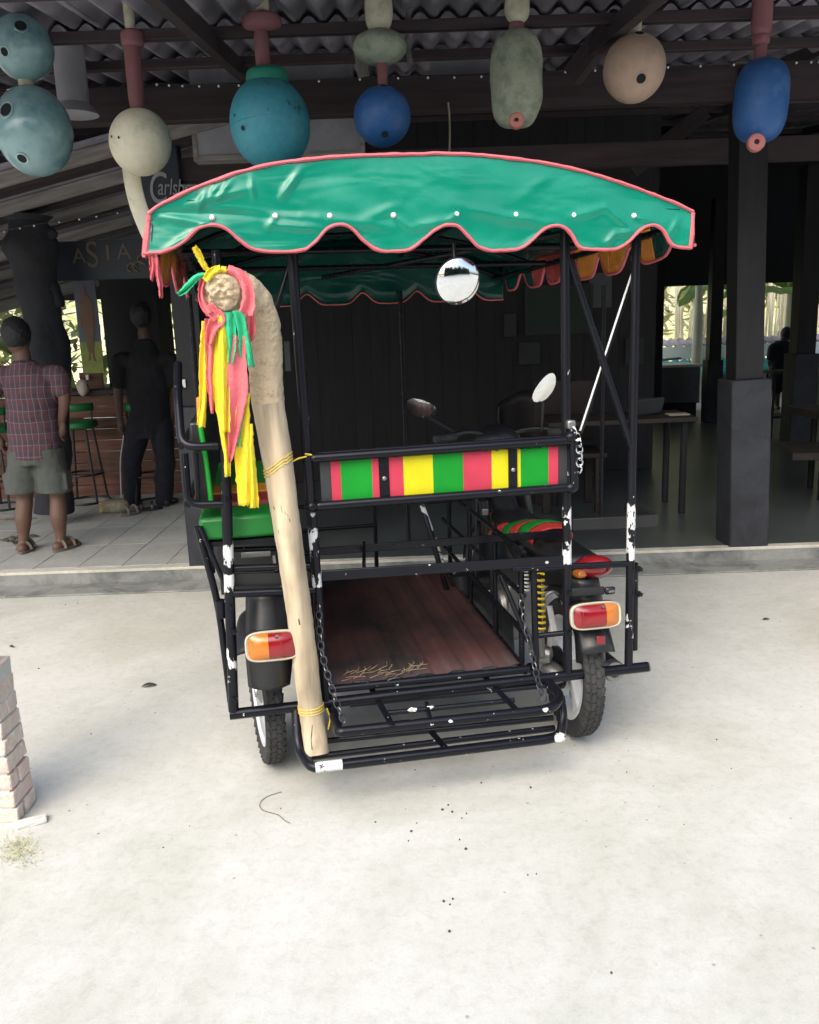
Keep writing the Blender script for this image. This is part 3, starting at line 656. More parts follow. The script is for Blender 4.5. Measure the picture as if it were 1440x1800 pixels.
sh = MB(); sh.loft([(L3(1373, 660), .18, .13), (L3(1373, 635, .03), .19, .14), (chest+Vector((0, 0, .03)), .2, .14), (chest+Vector((0, .05, .12)), .09, .09)], 18)
limb(sh, [shl+Vector((.05, 0, 0)), shl, L3(1353, 628, .05)], [.08, .075, .065]); limb(sh, [shr+Vector((-.05, 0, 0)), shr, L3(1395, 624, .05)], [.08, .075, .065])
fused('shirt', sh, M['navy'], man3, .014, 3)
st_ = MB(); limb(st_, [hipL, hipL*.55+aL*.45], [.11, .1]); limb(st_, [hipR, hipR*.55+aR*.45], [.11, .1]); fused('shorts', st_, M['blackcl'], man3, .014, 3)
hr_ = MB(); hr_.ball(hd+Vector((0, -.015, .02)), (.09, .1, .11)); fused('hair', hr_, M['hair'], man3, .012, 2)

# ------------------------------------------------------------------ things on the tiled floor
M['orangeb'] = mat('orange and yellow bundle', (.55, .25, .06), .5, col2=(.5, .42, .22), mask=(.4, .55), scale=18, bump=.4)
M['husk'] = mat('wrapped bundle', (.24, .20, .13), .6, col2=(.34, .33, .26), mask=(.45, .6), scale=12, bump=.5)
q = atZ(198, 902, FZ)
t = thing('wrapped_bundle', 'orange and yellow wrapped bundle lying by the feet of the man in black', 'bundle', q)
m = MB(); m.lathe([(0, 0), (.05, .004), (.062, .03), (.064, .12), (.058, .19), (.035, .215), (0, .22)], (-.08, 0, .062), (1, .12, 0), 20); m.v = [tuple(Vector(x)*(1+.1*noise.noise(Vector(x)*25))) for x in m.v]; m.build('wrapping', M['husk'], t)
m = MB(); [m.ball((-.085, random.uniform(-.035, .035), .062+random.uniform(-.035, .035)), random.uniform(.014, .026), 8, 6) for _ in range(12)]; m.build('filling', M['orangeb'], t)
t = thing('loose_sandal', 'grey loose sandal beside the wrapped bundle', 'sandal', atZ(231, 905, FZ)); sandal(t, (0, 0, 0), R(-35), M['sandal'], .2)
t = thing('loose_sandal', 'dark loose sandal nearest the feet of the man in black', 'sandal', atZ(262, 897, FZ)); sandal(t, (0, 0, 0), R(-75), M['bplastic'], .24)
M['leafd'] = mat('dry leaf', (.13, .11, .06), .8, var=.4, scale=20)
M['leafg'] = mat('dark wet leaf', (.05, .05, .04), .7, var=.3, scale=20)
def leaf(c, r_, m_, lab=None, grp=None, rz=0):
    mb = MB(); n_ = 8; vs = []
    for j in range(n_+1):
        t_ = j/n_; wv = math.sin(math.pi*t_)**.8*r_*.42
        for k in (-1, 0, 1): vs.append((k*wv, (t_-.5)*2*r_, .004+.35*abs(k)*wv+.15*r_*math.sin(3*t_)))
    fs = [(j*3+k, j*3+k+1, j*3+k+4, j*3+k+3) for j in range(n_) for k in range(2)]
    mb.add(vs, fs); o = mb.build('fallen_leaf', m_, solid=.0015); o.location = c; o.rotation_euler = (0, 0, rz)
    if lab: tag(o, lab, 'leaf', grp)
    return o
lf = [((20, 948), 'M', 'dry leaf of the small heap by the plaid man, its middle one'), ((8, 952), 'M', 'dry leaf at the left end of the small heap by the plaid man'), ((27, 955), 'D', 'dark dry leaf at the front of the small heap by the plaid man'), ((34, 946), 'M', 'dry leaf at the right end of the small heap by the plaid man'), ((56, 945), 'M', 'yellowish leaf between the feet of the plaid man')]
for (p_, k_, lab) in lf: leaf(atZ(*p_, FZ+.002), .06, M['leafd'] if k_ == 'M' else M['leafg'], lab, 'dry leaves on the tiles', random.uniform(0, 6))
m = MB(); m.tube([atZ(0, 913, FZ+.006), atZ(30, 913, FZ+.012), atZ(65, 911, FZ+.006)], .006, 6); o = m.build('stick', M['leafd']); tag(o, 'thin dry stick behind the heels of the plaid man', 'stick'); recentre(o, atZ(30, 913, FZ))
for (p_, lab, r_) in (((262, 1207), 'small dark leaf on the concrete left of the tricycle', .035), ((204, 1028), 'dark leaf at the foot of the left step', .03), ((1347, 1090), 'tiny dark leaf on the concrete right of the tricycle', .022), ((1322, 1001), 'dark leaf on the ground by the right pillar', .03), ((20, 1138), 'dark leaf speck beside the brick pillar top', .02)):
    leaf(atZ(*p_, .001), r_, M['leafg'], lab, None, random.uniform(0, 6))
# specks of grit as one stuff object
m = MB()
for (x, y, r_) in ((778, 1423, 5), (795, 1427, 4), (788, 1415, 3), (723, 1461, 4.5), (819, 1492, 5), (808, 1476, 2.5), (780, 1584, 4), (796, 1580, 3), (791, 1590, 2.5), (790, 1637, 4), (933, 1384, 3.5), (846, 1376, 3), (943, 1536, 2), (928, 1538, 2), (718, 1478, 2), (1075, 1710, 3), (1260, 1300, 3), (160, 1290, 2), (115, 1063, 4), (137, 1060, 3), (68, 1175, 4), (820, 1430, 2.5), (812, 1438, 2), (660, 1445, 2.5), (1102, 1357, 2)):
    q = atZ(x, y, .002); m.ball(q, (r_*.0011, r_*.0013, .003), 6, 4)
for _ in range(60):
    q = atZ(random.uniform(0, 1440), random.uniform(1030, 1500), .001); m.ball(q, (random.uniform(.001, .003),)*3, 5, 3)
o = m.build('grit', M['leafg']); tag(o, 'dark specks of grit scattered on the pale concrete', 'grit', kind='stuff')
m = MB(); m.tube(spline([atZ(x, y, .004) for x, y in ((495, 1392), (470, 1400), (457, 1412), (462, 1424), (488, 1432), (500, 1442), (510, 1447))], 5), .0012, 5); o = m.build('loose_thread', M['leafd']); tag(o, 'thin curled thread lying on the concrete in front of the left wheel', 'thread')

# ------------------------------------------------------------------ brick pillar stub at the left edge
M['brick'] = mat('pale worn brick', (.60, .46, .40), .9, bump=.8, bscale=50, col2=(.68, .63, .54), mask=(.35, .7), scale=9, var=.12)
M['mortar'] = mat('mortar and plaster', (.56, .56, .52), .9, bump=.6, bscale=40, var=.12)
bp = thing('brick_pillar', 'pale brick pillar foot with plastered shaft at the left edge', 'pillar', (-1.49, 2.68, 0))
m = MB(); m.box((-.015, 0, .27), (.255, .126, .54)); m.build('mortar', M['mortar'], bp, smooth=False)
m = MB(); m.box((-.01, -.0, 1.3), (.19, .10, 1.6)); m.build('plaster_shaft', M['mortar'], bp, bevel=.01)
hgt = .062
for k in range(9):
    z = hgt*k+hgt/2; tap = .016*(k/8.0)
    xs = [(-.145, -.02), (-.014, .13-tap)] if k % 2 else [(-.145, .045), (.051, .13-tap)]
    for (x0, x1) in xs:
        ys = [(-.07, .07)] if (k % 2) else [(-.07, -.012), (-.006, .07)]
        for (y0, y1) in ys:
            m = MB(); m.box(((x0+x1)/2, (y0+y1)/2, z), (x1-x0, y1-y0, hgt-.007), jit=.004); m.build('brick', M['brick'], bp, smooth=False, bevel=.005)
m = MB(); m.box((0, 0, .008), (.10, .045, .016), jit=.006); o = m.build('stone_chip', M['mortar'], smooth=False, bevel=.004); o.location = atZ(56, 1448, 0); o.rotation_euler[2] = R(25); tag(o, 'flat pale stone chip at the foot of the brick pillar', 'stone')
M['grass'] = mat('dry grass', (.42, .42, .22), .8, var=.35, scale=30)
m = MB()
for _ in range(520):
    u = random.random(); q = atZ(random.gauss(34, 22), random.gauss(1500-10*u, 14), 0); a = random.uniform(0, 6.28); l_ = random.uniform(.006, .02); d_ = Vector((math.cos(a), math.sin(a), 0))
    s_ = Vector((-d_.y, d_.x, 0))*.0012; tip = q+d_*l_*.8+Vector((0, 0, l_*.6)); m.add([q-s_, q+s_, tip], [(0, 1, 2)])
tag(m.build('grass_tuft', M['grass'], smooth=False), 'sparse dry grass on the concrete before the brick pillar', 'grass', kind='stuff')

# ================================================================== furniture deep in the bar, right side
def table(lab, corners, zt, legs, th=.035, m_=None, ground=FZ):
    c = Vector((sum(q[0] for q in corners)/len(corners), sum(q[1] for q in corners)/len(corners), ground))
    t = thing('table', lab, 'table', c); n_ = len(corners); mb = MB()
    vs = [(q[0]-c.x, q[1]-c.y, zt-th-ground) for q in corners]+[(q[0]-c.x, q[1]-c.y, zt-ground) for q in corners]
    mb.add(vs, [tuple(reversed(range(n_))), tuple(range(n_, 2*n_))]+[(i, (i+1) % n_, n_+(i+1) % n_, n_+i) for i in range(n_)]); mb.build('tabletop', m_ or M['tablewood'], t, bevel=.004)
    for (x, y) in legs:
        mb = MB(); mb.tube([(x-c.x, y-c.y, zt-th-ground), (x-c.x, y-c.y, 0)], .028, 8); mb.build('leg', M['dwoodv'], t)
    return t
ta = atZ(1192, 722, .86); tb = atY(1095, 700, ta.y)
table('wooden table left of the freezer with a parcel on it', [(ta.x-1.15, ta.y-.55), (ta.x, ta.y-.5), (ta.x+.02, ta.y+.1), (ta.x-1.1, ta.y+.1)], .86, [(ta.x-.08, ta.y-.42), (ta.x-.08, ta.y+.02), (ta.x-1.0, ta.y-.42), (ta.x-1.0, ta.y+.02)])
m = MB(); m.box((0, 0, .07), (.22, .2, .14), jit=.02); o = m.build('parcel', M['paperd'], bevel=.02); o.location = (ta.x-.32, ta.y-.2, .86); tag(o, 'greyish soft parcel on the wooden table left of the freezer', 'parcel')
m = MB(); m.box((0, 0, .006), (.16, .12, .012)); o = m.build('tray', M['cream'], bevel=.003); o.location = (ta.x-.1, ta.y-.3, .86); tag(o, 'small cream board on the right corner of the wooden table', 'board')
# freezer
fy = 13.1; a = atY(1153, 645, fy); b = atY(1229, 733, fy)
fr_ = thing('chest_freezer', 'grey chest counter with white top between two dark posts', 'freezer', ((a.x+b.x)/2, fy+.35, FZ))
wf = b.x-a.x; hf = a.z-FZ
m = MB(); m.box((0, 0, hf*.63), (wf, .7, hf*.70)); m.build('body', mat('freezer grey', (.12, .125, .13), .5), fr_, bevel=.02)
m = MB(); m.box((0, .03, hf*.14), (wf*.94, .6, hf*.28)); m.build('plinth', M['dark'], fr_)
m = MB(); m.box((0, 0, hf+.0), (wf+.06, .76, .04)); m.build('lid', M['whitep'], fr_, bevel=.01)
t = thing('pipe_frame', 'thin pale pipe frame at the left end of the chest counter', 'pipe', (a.x-.15, fy-.1, FZ)); m = MB(); m.tube(bend([(-.0, 0, 0), (0, 0, hf+.1), (.5, 0, hf+.12)], .05), .018, 8); m.build('pipe', M['whitep'], t)
# plank bench and low table at the right edge
q = atZ(1372, 785, .50)
table('dark plank bench at the right edge in front of the thick post', [(q.x-.12, q.y-.5), (q.x+1.4, q.y-.75), (q.x+1.4, q.y-.3), (q.x+.05, q.y+.15)], .52, [(q.x+.2, q.y-.35), (q.x+1.1, q.y-.55), (q.x+1.1, q.y-.4)], .06)
q = atZ(1432, 722, .80)
table('dark high table behind the plank bench at the right edge', [(q.x-.1, q.y-.3), (q.x+1.4, q.y-.3), (q.x+1.4, q.y+.3), (q.x-.1, q.y+.3)], .82, [(q.x+.1, q.y-.2), (q.x+1.2, q.y-.2), (q.x+.1, q.y+.2)], .06)
wallthing('green_board', (1423, 655), (1475, 750), 12.6, mat('pale green board', (.14, .18, .13), .7), 'pale green board low at the right edge', 'board')
# tall stool frame where the far person leans
t = thing('high_stool', 'dark high stool frame in front of the far leaning person', 'stool', atZ(1366, 765, FZ))
for x in (-.14, .14):
    for y in (-.14, .14): m = MB(); m.tube([(x, y, 0), (x*.8, y*.8, .78)], .018, 8); m.build('leg', M['dark'], t)
for z in (.25, .8): m = MB(); m.box((0, 0, z), (.34, .34, .035)); m.build('seat' if z > .5 else 'foot_rest', M['dark'], t)
# brown wooden chair behind the tricycle's rail
M['brownch'] = mat('brown chair wood', (.022, .012, .010), .6, var=.2)
q = atY(1000, 900, 6.9)
t = thing('wooden_chair', 'dim brown wooden chair seen through the tricycle rails at the right', 'chair', (q.x, 6.9, FZ))
for x in (-.22, .2):
    for y in (-.2, .2): m = MB(); m.box((x, y, .22), (.06, .05, .44)); m.build('leg', M['brownch'], t, bevel=.004)
m = MB(); m.box((0, 0, .46), (.52, .46, .04)); m.build('seat', M['brownch'], t, bevel=.006)
m = MB(); m.box((0, .22, .78), (.5, .03, .5)); m.build('backrest', M['brownch'], t, bevel=.02)
M['redch'] = mat('dark brown plastic', (.012, .008, .007), .5)
q = atY(925, 700, 7.6); t = thing('armchair', 'dark rounded chair back between the two handlebar mirrors', 'chair', (q.x, 7.6, FZ))
m = MB(); m.grid(lambda u, v: Vector((math.cos(R(200+140*u))*.27, .1-math.sin(R(200+140*u))*.2-.2, .42+.5*v*(1-.25*abs(u-.5)*2))), 16, 5); m.build('backrest', M['redch'], t, solid=.02)
m = MB(); m.box((0, 0, .42), (.5, .45, .04)); m.build('seat', M['redch'], t, bevel=.01)
for x in (-.2, .2):
    for y in (-.18, .18): m = MB(); m.tube([(x, y, .42), (x*1.1, y*1.1, 0)], .018, 8); m.build('leg', M['redch'], t)

# ================================================================== the garden behind
M['bamboo'] = mat('dry bamboo', (.62, .57, .40), .7, col2=(.74, .71, .58), mask=(.3, .7), scale=2)
M['bleaf'] = mat('banana leaf', (.36, .50, .16), .5, var=.25, scale=3, bump=.3, bscale=12)
M['fol'] = mat('overlit pale foliage', (.52, .56, .27), .7, var=.3, scale=1.5, col2=(.76, .73, .54), mask=(.4, .6))  # leaf colour paled to carry the garden's overexposed light
M['tealsheet'] = mat('teal roofing sheet', (.03, .36, .36), .5, var=.15)
m = MB(); m.grid(lambda u, v: Vector((-30+70*u, 27+1.5*noise.noise((u*20, v*3, 0)), -.2+11*v)), 60, 12)
o = m.build('hillside', M['fol']); o['kind'] = 'structure'
def clump(name, lab, cx, cy, wd, ht, n_, m_, ls=.16):
    mb = MB()
    for _ in range(n_):
        c = Vector((cx+random.gauss(0, wd/2.3), cy+random.gauss(0, .5), abs(random.gauss(ht*.5, ht*.27))))
        if noise.noise(c*.9) < -.18: continue
        a = random.uniform(0, 6.28); d_ = Vector((math.cos(a), math.sin(a)*.6, random.uniform(-.9, .5))).normalized(); s_ = d_.cross(Vector((.3, .2, 1))).normalized()*ls*random.uniform(.12, .3); l_ = ls*random.uniform(.7, 1.5)
        mb.add([c, c+d_*l_*.5+s_, c+d_*l_, c+d_*l_*.5-s_], [(0, 1, 2, 3)])
    return tag(mb.build(name, m_, smooth=False), lab, 'shrubs', kind='stuff')
clump('shrubbery', 'pale green shrubbery behind the freezer', 9.2, 21, 7, 5, 3600, M['fol'], .4)
clump('shrubbery', 'bright shrubbery seen past the tree trunk column', -7.4, 14.5, 4.5, 3.5, 3000, M['fol'], .3)
bam = thing('bamboo_clump', 'clump of dry pale bamboo canes behind the garden roof', 'bamboo', (7.4, 19.5, 0))
for k in range(90):
    x = random.uniform(-2.6, 3.2); y = random.uniform(-.6, .8); m = MB(); ln = random.uniform(-.7, .7); P_ = [(x+ln*t_**1.4*1.2, y, t_*6.5) for t_ in [j/6 for j in range(7)]]
    m.tube(P_, random.uniform(.016, .042), 7); m.build('cane', M['bamboo'], bam)
def banana(lab, x, y, h_, n_, grp=None, green=None):
    t = thing('banana_plant', lab, 'banana plant', (x, y, 0), 0, grp)
    m = MB(); m.tube([(0, 0, 0), (.02, 0, h_*.6), (0, 0, h_)], [.11, .09, .05], 10); m.build('trunk', M['bamboo'], t)
    for k in range(n_):
        a = 2*math.pi*k/n_+random.uniform(-.3, .3); L_ = random.uniform(1.3, 2.0); rise = random.uniform(.3, 1.2); wd = random.uniform(.2, .3)
        d_ = Vector((math.cos(a), math.sin(a), 0)); s_ = Vector((-d_.y, d_.x, 0)); mb = MB()
        def f(u, v):
            p_ = d_*L_*v + Vector((0, 0, h_-.1+rise*math.sin(v*2.3)-.55*v*v)); w2 = wd*math.sin(math.pi*min(1, v*.96+.04))**.6; k_ = (u-.5)*2
            return p_+s_*k_*w2+Vector((0, 0, -.12*abs(k_)+.03*math.sin(v*26)))
        mb.grid(f, 4, 14); mb.build('leaf', M['bleaf'], t)
    return t
q = atZ(1218, 700, 0)
banana('banana plant with pale trunk straight behind the freezer', atY(1225, 600, 16.5).x, 16.5, 2.5, 8)
banana('broad leaved banana plant beyond the far leaning person', atY(1385, 600, 17.0).x, 17.0, 2.2, 9)
banana('broad leaved banana plant at the far right opening', atY(1450, 600, 16.2).x, 16.2, 1.9, 9)
banana('banana plant between the far posts', atY(1285, 600, 18.0).x, 18.0, 2.3, 8)
banana('banana plant beyond the painting at the left', atY(118, 600, 13.0).x, 13.0, .8, 8)
M['dtree'] = mat('dark tree foliage', (.035, .06, .02), .8, var=.5, scale=1.2)
m = MB(); m.grid(lambda u, v: Vector((-3+34*u, -13-5*math.sin(u*3)+1.6*noise.noise((u*22, v*6, 2)), -.1+v*(7.5+4*noise.noise((u*9, 0, 5))+2*noise.noise((u*41, 0, 5))))), 160, 16); o = m.build('tree_line', M['dtree']); o['kind'] = 'structure'
m = MB(); m.grid(lambda u, v: Vector((-26+16*u, -12+3*u+.9*noise.noise((u*22, v*6, 8)), -.1+v*(4.0+1.5*noise.noise((u*7, 0, 1))))), 40, 10); o = m.build('tree_line', M['dtree']); o['kind'] = 'structure'
clump('tree_foliage', 'dark trees across the yard behind the viewer, seen only in the round mirror', 9, -13.5, 22, 8, 5200, M['dtree'], .9)
# low shed with corrugated teal roof and white parapet
t = thing('garden_shed', 'low white walled shed with teal corrugated roof behind the freezer', 'shed', (6.3, 17.6, 0))
zr = atY(1200, 615, 17.4).z
def corr(u, v): x = -3+7*u; return Vector((x, -.5+1.1*v, zr-.50+.26*v+.03*math.cos(x*2*math.pi/.2)))
m = MB(); m.grid(corr, 280, 1); m.build('lower_roof', M['tealsheet'], t, solid=.01)
m = MB(); m.grid(lambda u, v: Vector((-3+7*u, .68+.9*v, zr+.05+.12*v+.03*math.cos((-3+7*u)*2*math.pi/.2))), 280, 1); m.build('upper_roof', M['fibre'], t, solid=.01)
m = MB(); m.box((.5, .62, zr-.09), (7, .05, .26)); m.build('parapet', M['whitep'], t)
m = MB(); m.box((.5, .7, (zr-.4)/2), (6.8, .1, zr-.4)); m.build('wall', M['mortar'], t)
m = MB(); m.box((0, 0, .4), (3, .3, .8)); o = m.build('low_wall', M['mortar']); o.location = (-7.6, 11.3, 0); tag(o, 'low pale garden wall seen past the tree trunk column', 'wall')

# ================================================================== floats hanging from the eave
M['teal'] = mat('teal float plastic', (.05, .28, .36), .55, bump=.3, bscale=24, col2=(.015, .07, .09), mask=(.60, .70), scale=9, var=.22)
M['tealg'] = mat('green float collar', (.02, .25, .17), .5, bump=.2)
M['blue'] = mat('blue float plastic', (.022, .10, .30), .5, bump=.3, bscale=24, col2=(.08, .19, .36), mask=(.52, .78), scale=7, var=.2)
M['creamf'] = mat('cream float', (.62, .58, .44), .6, bump=.25, bscale=16, col2=(.22, .24, .16), mask=(.52, .76), scale=7, var=.15)
M['peach'] = mat('beige float', (.50, .36, .28), .65, bump=.3, bscale=24, col2=(.28, .25, .18), mask=(.5, .76), scale=7, var=.15)
M['algae'] = mat('weathered grey green float', (.34, .37, .29), .8, bump=.6, bscale=30, col2=(.18, .21, .15), mask=(.45, .65), scale=10, var=.25)
M['glass'] = mat('translucent blue green float', (.30, .50, .52), .22, bump=.15, bscale=10, col2=(.10, .26, .32), mask=(.45, .7), scale=6, trans=.25, coat=.4)
M['pinkf'] = mat('faded pink float', (.24, .10, .11), .7, bump=.3, var=.15)
M['redf'] = mat('red float ring', (.48, .17, .15), .6, bump=.3, bscale=60)
M['rope'] = mat('grey rope', (.3, .27, .22), .9, bump=1, bscale=90)
M['hole'] = mat('dark hole', (.01, .012, .014), .9)
HY = 4.6
def prof_ball(rx, rz, n_=16, e=2.0): return [(max(0, rx*abs(math.cos(t_))**(2/e)), rz*math.copysign(abs(math.sin(t_))**(2/e), math.sin(t_))) for t_ in [-math.pi/2+math.pi*k/n_ for k in range(n_+1)]]
S_ = HY/FPX*1.03
def flt(name, lab, px, py, rx, rz, m_, y=HY, e=2.0, tilt=0, holes=(), seam=None, lump=0, cat='float', grp=None):
    c = atY(px, py, y); k = (c-C0).dot(FW)/FPX; a_, b_ = rx*k, rz*k
    t = thing(name, lab, cat, c, 0, grp)
    m = MB(); m.lathe(prof_ball(a_, b_, 26, e), axis=(math.sin(tilt), 0, math.cos(tilt)), seg=40)
    if seam: m.lathe([(a_*.97, -.004), (a_*1.012, -.002), (a_*1.012, .002), (a_*.97, .004)], axis=(math.sin(tilt), 0, math.cos(tilt)), seg=40, cap=False)
    if lump: m.v = [tuple(Vector(q_)*(1+lump*noise.noise(Vector(q_)*9+Vector((px, 0, 0))))) for q_ in m.v]
    m.build('shell', m_, t)
    for (hx, hz, hr_x, hr_z) in holes:       # offsets in fractions of the radii
        yy = -math.sqrt(max(.02, 1-hx*hx-hz*hz)); n_ = Vector((hx, yy, hz)).normalized(); pos = Vector((hx*a_, yy*a_, hz*b_)); mb = MB()
        mb.lathe([(0, -.010), (hr_x*.7, -.008), (hr_x, .0018), (hr_x*1.25, .0022), (hr_x*1.3, -.001)], pos, n_, 18); 
        mb.build('hole_rim', m_, t)
        mb = MB(); mb.lathe([(0, .0028), (hr_x*.95, .0028)], pos, n_, 18, cap=False); mb.build('hole', M['hole'], t)
    return t, c, k
def spool(lab, px, py, rpx, y, m_, tilt=(-.12, -1, .1), ln=15):
    c = atY(px, py, y); k = (c-C0).dot(FW)/FPX; r_ = rpx*k; L_ = ln*k
    t = thing('float_ring', lab, 'float ring', c); m = MB()
    m.lathe([(r_*.32, -L_/2), (r_*.85, -L_/2), (r_, -L_*.36), (r_, L_*.36), (r_*.85, L_/2), (r_*.32, L_/2), (r_*.32, -L_/2)], (0, 0, 0), tilt, 22, cap=False); m.build('ring', m_, t)
    return t
def rope(lab, pts, r_, y, m_=None, name='rope'):
    q_ = spline([atY(x, z, y) for x, z in pts], 5); m = MB(); m.tube(q_, r_, 7); o = m.build(name, m_ or M['rope']); recentre(o, q_[0]); return tag(o, lab, name.replace('_', ' '))
G_ = 'fishing floats hanging along the eave'
def nz(lab, px, py, rx, rz, mm, **kw): return flt('fishing_float', lab, px, py, rx, rz, mm, grp=G_, **kw)
nz('pale bluish ball float, upper one in the top left corner', 40, 84, 52, 55, M['glass'], holes=((.36, .38, .028, 0), (-.25, -.35, .02, 0)))
flt('bottle_stopper', 'small cream stopper between the two glassy ball floats', 45, 146, 12, 9, M['creamf'], e=5, cat='stopper')
nz('large blue green glassy ball float, lower one at the left edge', 60, 231, 65, 75, M['glass'], holes=((-.3, .3, .034, 0), (-.12, -.70, .024, 0), (-.3, .86, .02, 0)))
nz('cream ball float in front of the dark beer sign', 247, 250, 53, 56, M['creamf'], tilt=R(14), holes=((-.42, -.02, .007, 0), (-.7, .05, .007, 0)))
nz('large teal ball float under a green collar', 475, 218, 70, 78, M['teal'], tilt=R(-5), seam=1, holes=((-.55, -.22, .012, 0), (-.76, .08, .007, 0)))
nz('flat green collar float on top of the teal ball', 470, 139, 37, 18, M['tealg'], e=3.4)
nz('blue ball float below the hanging disc', 672, 205, 50, 50, M['blue'], holes=((.08, -.72, .018, 0), (.1, .88, .016, 0)))
nz('grey disc shaped float below the small white float', 668, 83, 47, 27, M['algae'], e=2.2)
nz('small white barrel float above the grey disc', 666, 20, 25, 37, M['creamf'], e=2.6, lump=.06)
nz('big weathered grey green capsule float', 908, 140, 46, 80, M['algae'], e=3.0, seam=1, lump=.05)
nz('small cream float above the grey green capsule', 909, 14, 22, 26, M['creamf'], e=2.6)
nz('beige tilted ball float with two round holes', 1115, 120, 54, 57, M['peach'], tilt=R(12), holes=((0, -.5, .024, 0), (.0, .82, .022, 0)))
nz('tiny cream float above the beige ball', 1115, 42, 13, 20, M['creamf'], e=4)
nz('tall blue capsule float at the right', 1338, 178, 46, 68, M['blue'], tilt=R(3), e=3.0, seam=1)
nz('long faded pink float above the blue capsule', 1340, 20, 18, 40, M['pinkf'], e=5)
nz('short pinkish collar float under the long pink float', 1338, 70, 15, 9, M['pinkf'], e=4)
nz('small pinkish neck float on top of the blue capsule', 1337, 93, 11, 17, M['pinkf'], e=4)
nz('long dull pink float above the cream ball', 236, 130, 14, 58, M['pinkf'], e=6)
nz('thick pinkish collar float on the pink stack at the left', 233, 68, 20, 14, M['pinkf'], e=4)
nz('pale slim float at the top of the left pink stack', 226, 18, 9, 36, M['creamf'], e=5)
nz('dull pink spool float above the green collar', 461, 88, 13, 34, M['pinkf'], e=5)
nz('wide pinkish disc float above the teal ball', 461, 40, 35, 14, M['pinkf'], e=3)
nz('small pale float at the top above the pinkish disc', 461, 8, 12, 11, M['creamf'], e=4)
nz('dull pink pin float between the grey disc and the blue ball', 672, 128, 9, 22, M['pinkf'], e=6)
nz('dull pink knob float between the cream float and the capsule', 908, 50, 14, 13, M['pinkf'], e=3)
spool('red ring float under the grey green capsule', 908, 213, 13, HY-.12, M['redf'])
spool('red ring float under the blue capsule', 1329, 251, 15, HY-.12, M['redf'])
for (x, y0, y1, lab) in ((40, -90, 30, 'rope holding the left glassy balls'), (226, -90, -16, 'rope holding the left pink stack'), (461, -90, 0, 'rope holding the teal ball stack'), (666, -90, -14, 'rope holding the white barrel float'), (909, -90, -10, 'rope holding the grey green capsule'), (1115, -90, 24, 'rope holding the beige ball'), (1340, -90, -18, 'rope holding the pink float at the right')):
    rope(lab, [(x, y0), (x, (y0+y1)/2), (x, y1)], .004, HY)
for (x, y0, y1, lab) in ((45, 136, 156, 'short rope between the two glassy balls'), (1115, 60, 66, 'short rope on the beige ball'),): rope(lab, [(x, y0), (x, (y0+y1)/2), (x, y1)], .004, HY)
rope('bent brown stick hanging right of the grey disc', [(722, -40), (718, 30), (716, 70), (721, 112)], .014, 4.75, M['palewood'], 'hanging_stick')
o = beam('hanging_board', tuple(atY(604, -60, 4.9)), tuple(atY(640, 135, 4.9)), .02, .06, M['palewood'], 'slanting grey board left of the white barrel float', 'board')
# curved pale plank below the cream ball
P_ = spline([atY(x, y, 4.75) for x, y in ((229, 270), (232, 310), (240, 350), (252, 385), (268, 420), (284, 440))], 5); m = MB(); m.tube(P_, [.046+.0*i for i in range(len(P_))], 14, flat=.35)
o = m.build('curved_blade', M['creamf']); recentre(o, P_[0]); tag(o, 'long curved pale blade hanging behind the cream ball', 'blade')
# grey hanging pot at top left
c = atY(124, 128, 5.2); t = thing('hanging_pot', 'grey hanging cylinder pot with flared foot at the top left', 'pot', c)
m = MB(); m.lathe([(.0, .25), (.10, .25), (.10, .22), (.085, .21), (.085, -.16), (.12, -.20), (.13, -.22), (0, -.22)], seg=28); m.build('body', M['fibrep'], t)
m = MB(); m.tube([(0, 0, .25), (0, 0, .9)], .004, 6); m.build('cord', M['rope'], t)
# fairy lights along the beam
M['bulb'] = mat('clear bulb', (.8, .82, .85), .1, var=.02, coat=.5)
def lights(lab, pts, y, nb_, sag=0):
    t = thing('string_light', lab, 'string lights', atY(*pts[0], y)); q_ = spline([atY(x, z, y)-t.location for x, z in pts], 8)
    m = MB(); m.tube(q_, .0025, 5); m.build('wire', M['bplastic'], t); me = MB().ball((0, 0, 0), .0075, 8, 6).mesh('bulb', M['bulb'])
    for k in range(nb_):
        p_ = q_[int((k+.5)/nb_*(len(q_)-1))]; o = bpy.data.objects.new('bulb', me); COL.objects.link(o); o.parent = t; o.location = p_+Vector((0, -.004, -.008))
lights('string of tiny clear bulbs along the front beam', [(268, 146), (330, 149), (420, 148), (520, 142), (700, 135), (830, 133), (960, 126), (1100, 119), (1250, 113), (1400, 108), (1450, 106)], 5.52, 26)
lights('string of tiny bulbs under the left wing roof', [(0, 407), (60, 395), (150, 382), (225, 370)], 6.6, 7)
rope('thin cord hanging from the front beam above the canopy', [(788, 180), (790, 200), (791, 235), (790, 272)], .006, 5.5, None, 'cord')

# ================================================================== THE TRICYCLE
TR = thing('passenger_tricycle', 'black tube framed motorcycle tricycle with a green scalloped canopy', 'tricycle', VO, YAW)
def part(name, mb, m_, parent=TR, **kw): return mb.build(name, m_, parent, **kw)
def pipe(name, pts, r=.0165, m_=None, rad=.05, seg=12, parent=TR, round_=True):
    mb = MB(); P = bend(pts, rad) if round_ and len(pts) > 2 else [Vector(p) for p in pts]
    mb.tube(P, r, seg); return mb.build(name, m_ or M['blackw'], parent)
def chips(px, py0, py1, Y, r=.0185, m_=None, px1=None):
    return pipe('paint_wear', [V(px, py0, Y), V(px1 if px1 else px, py1, Y)], r, m_ or M['chip'])
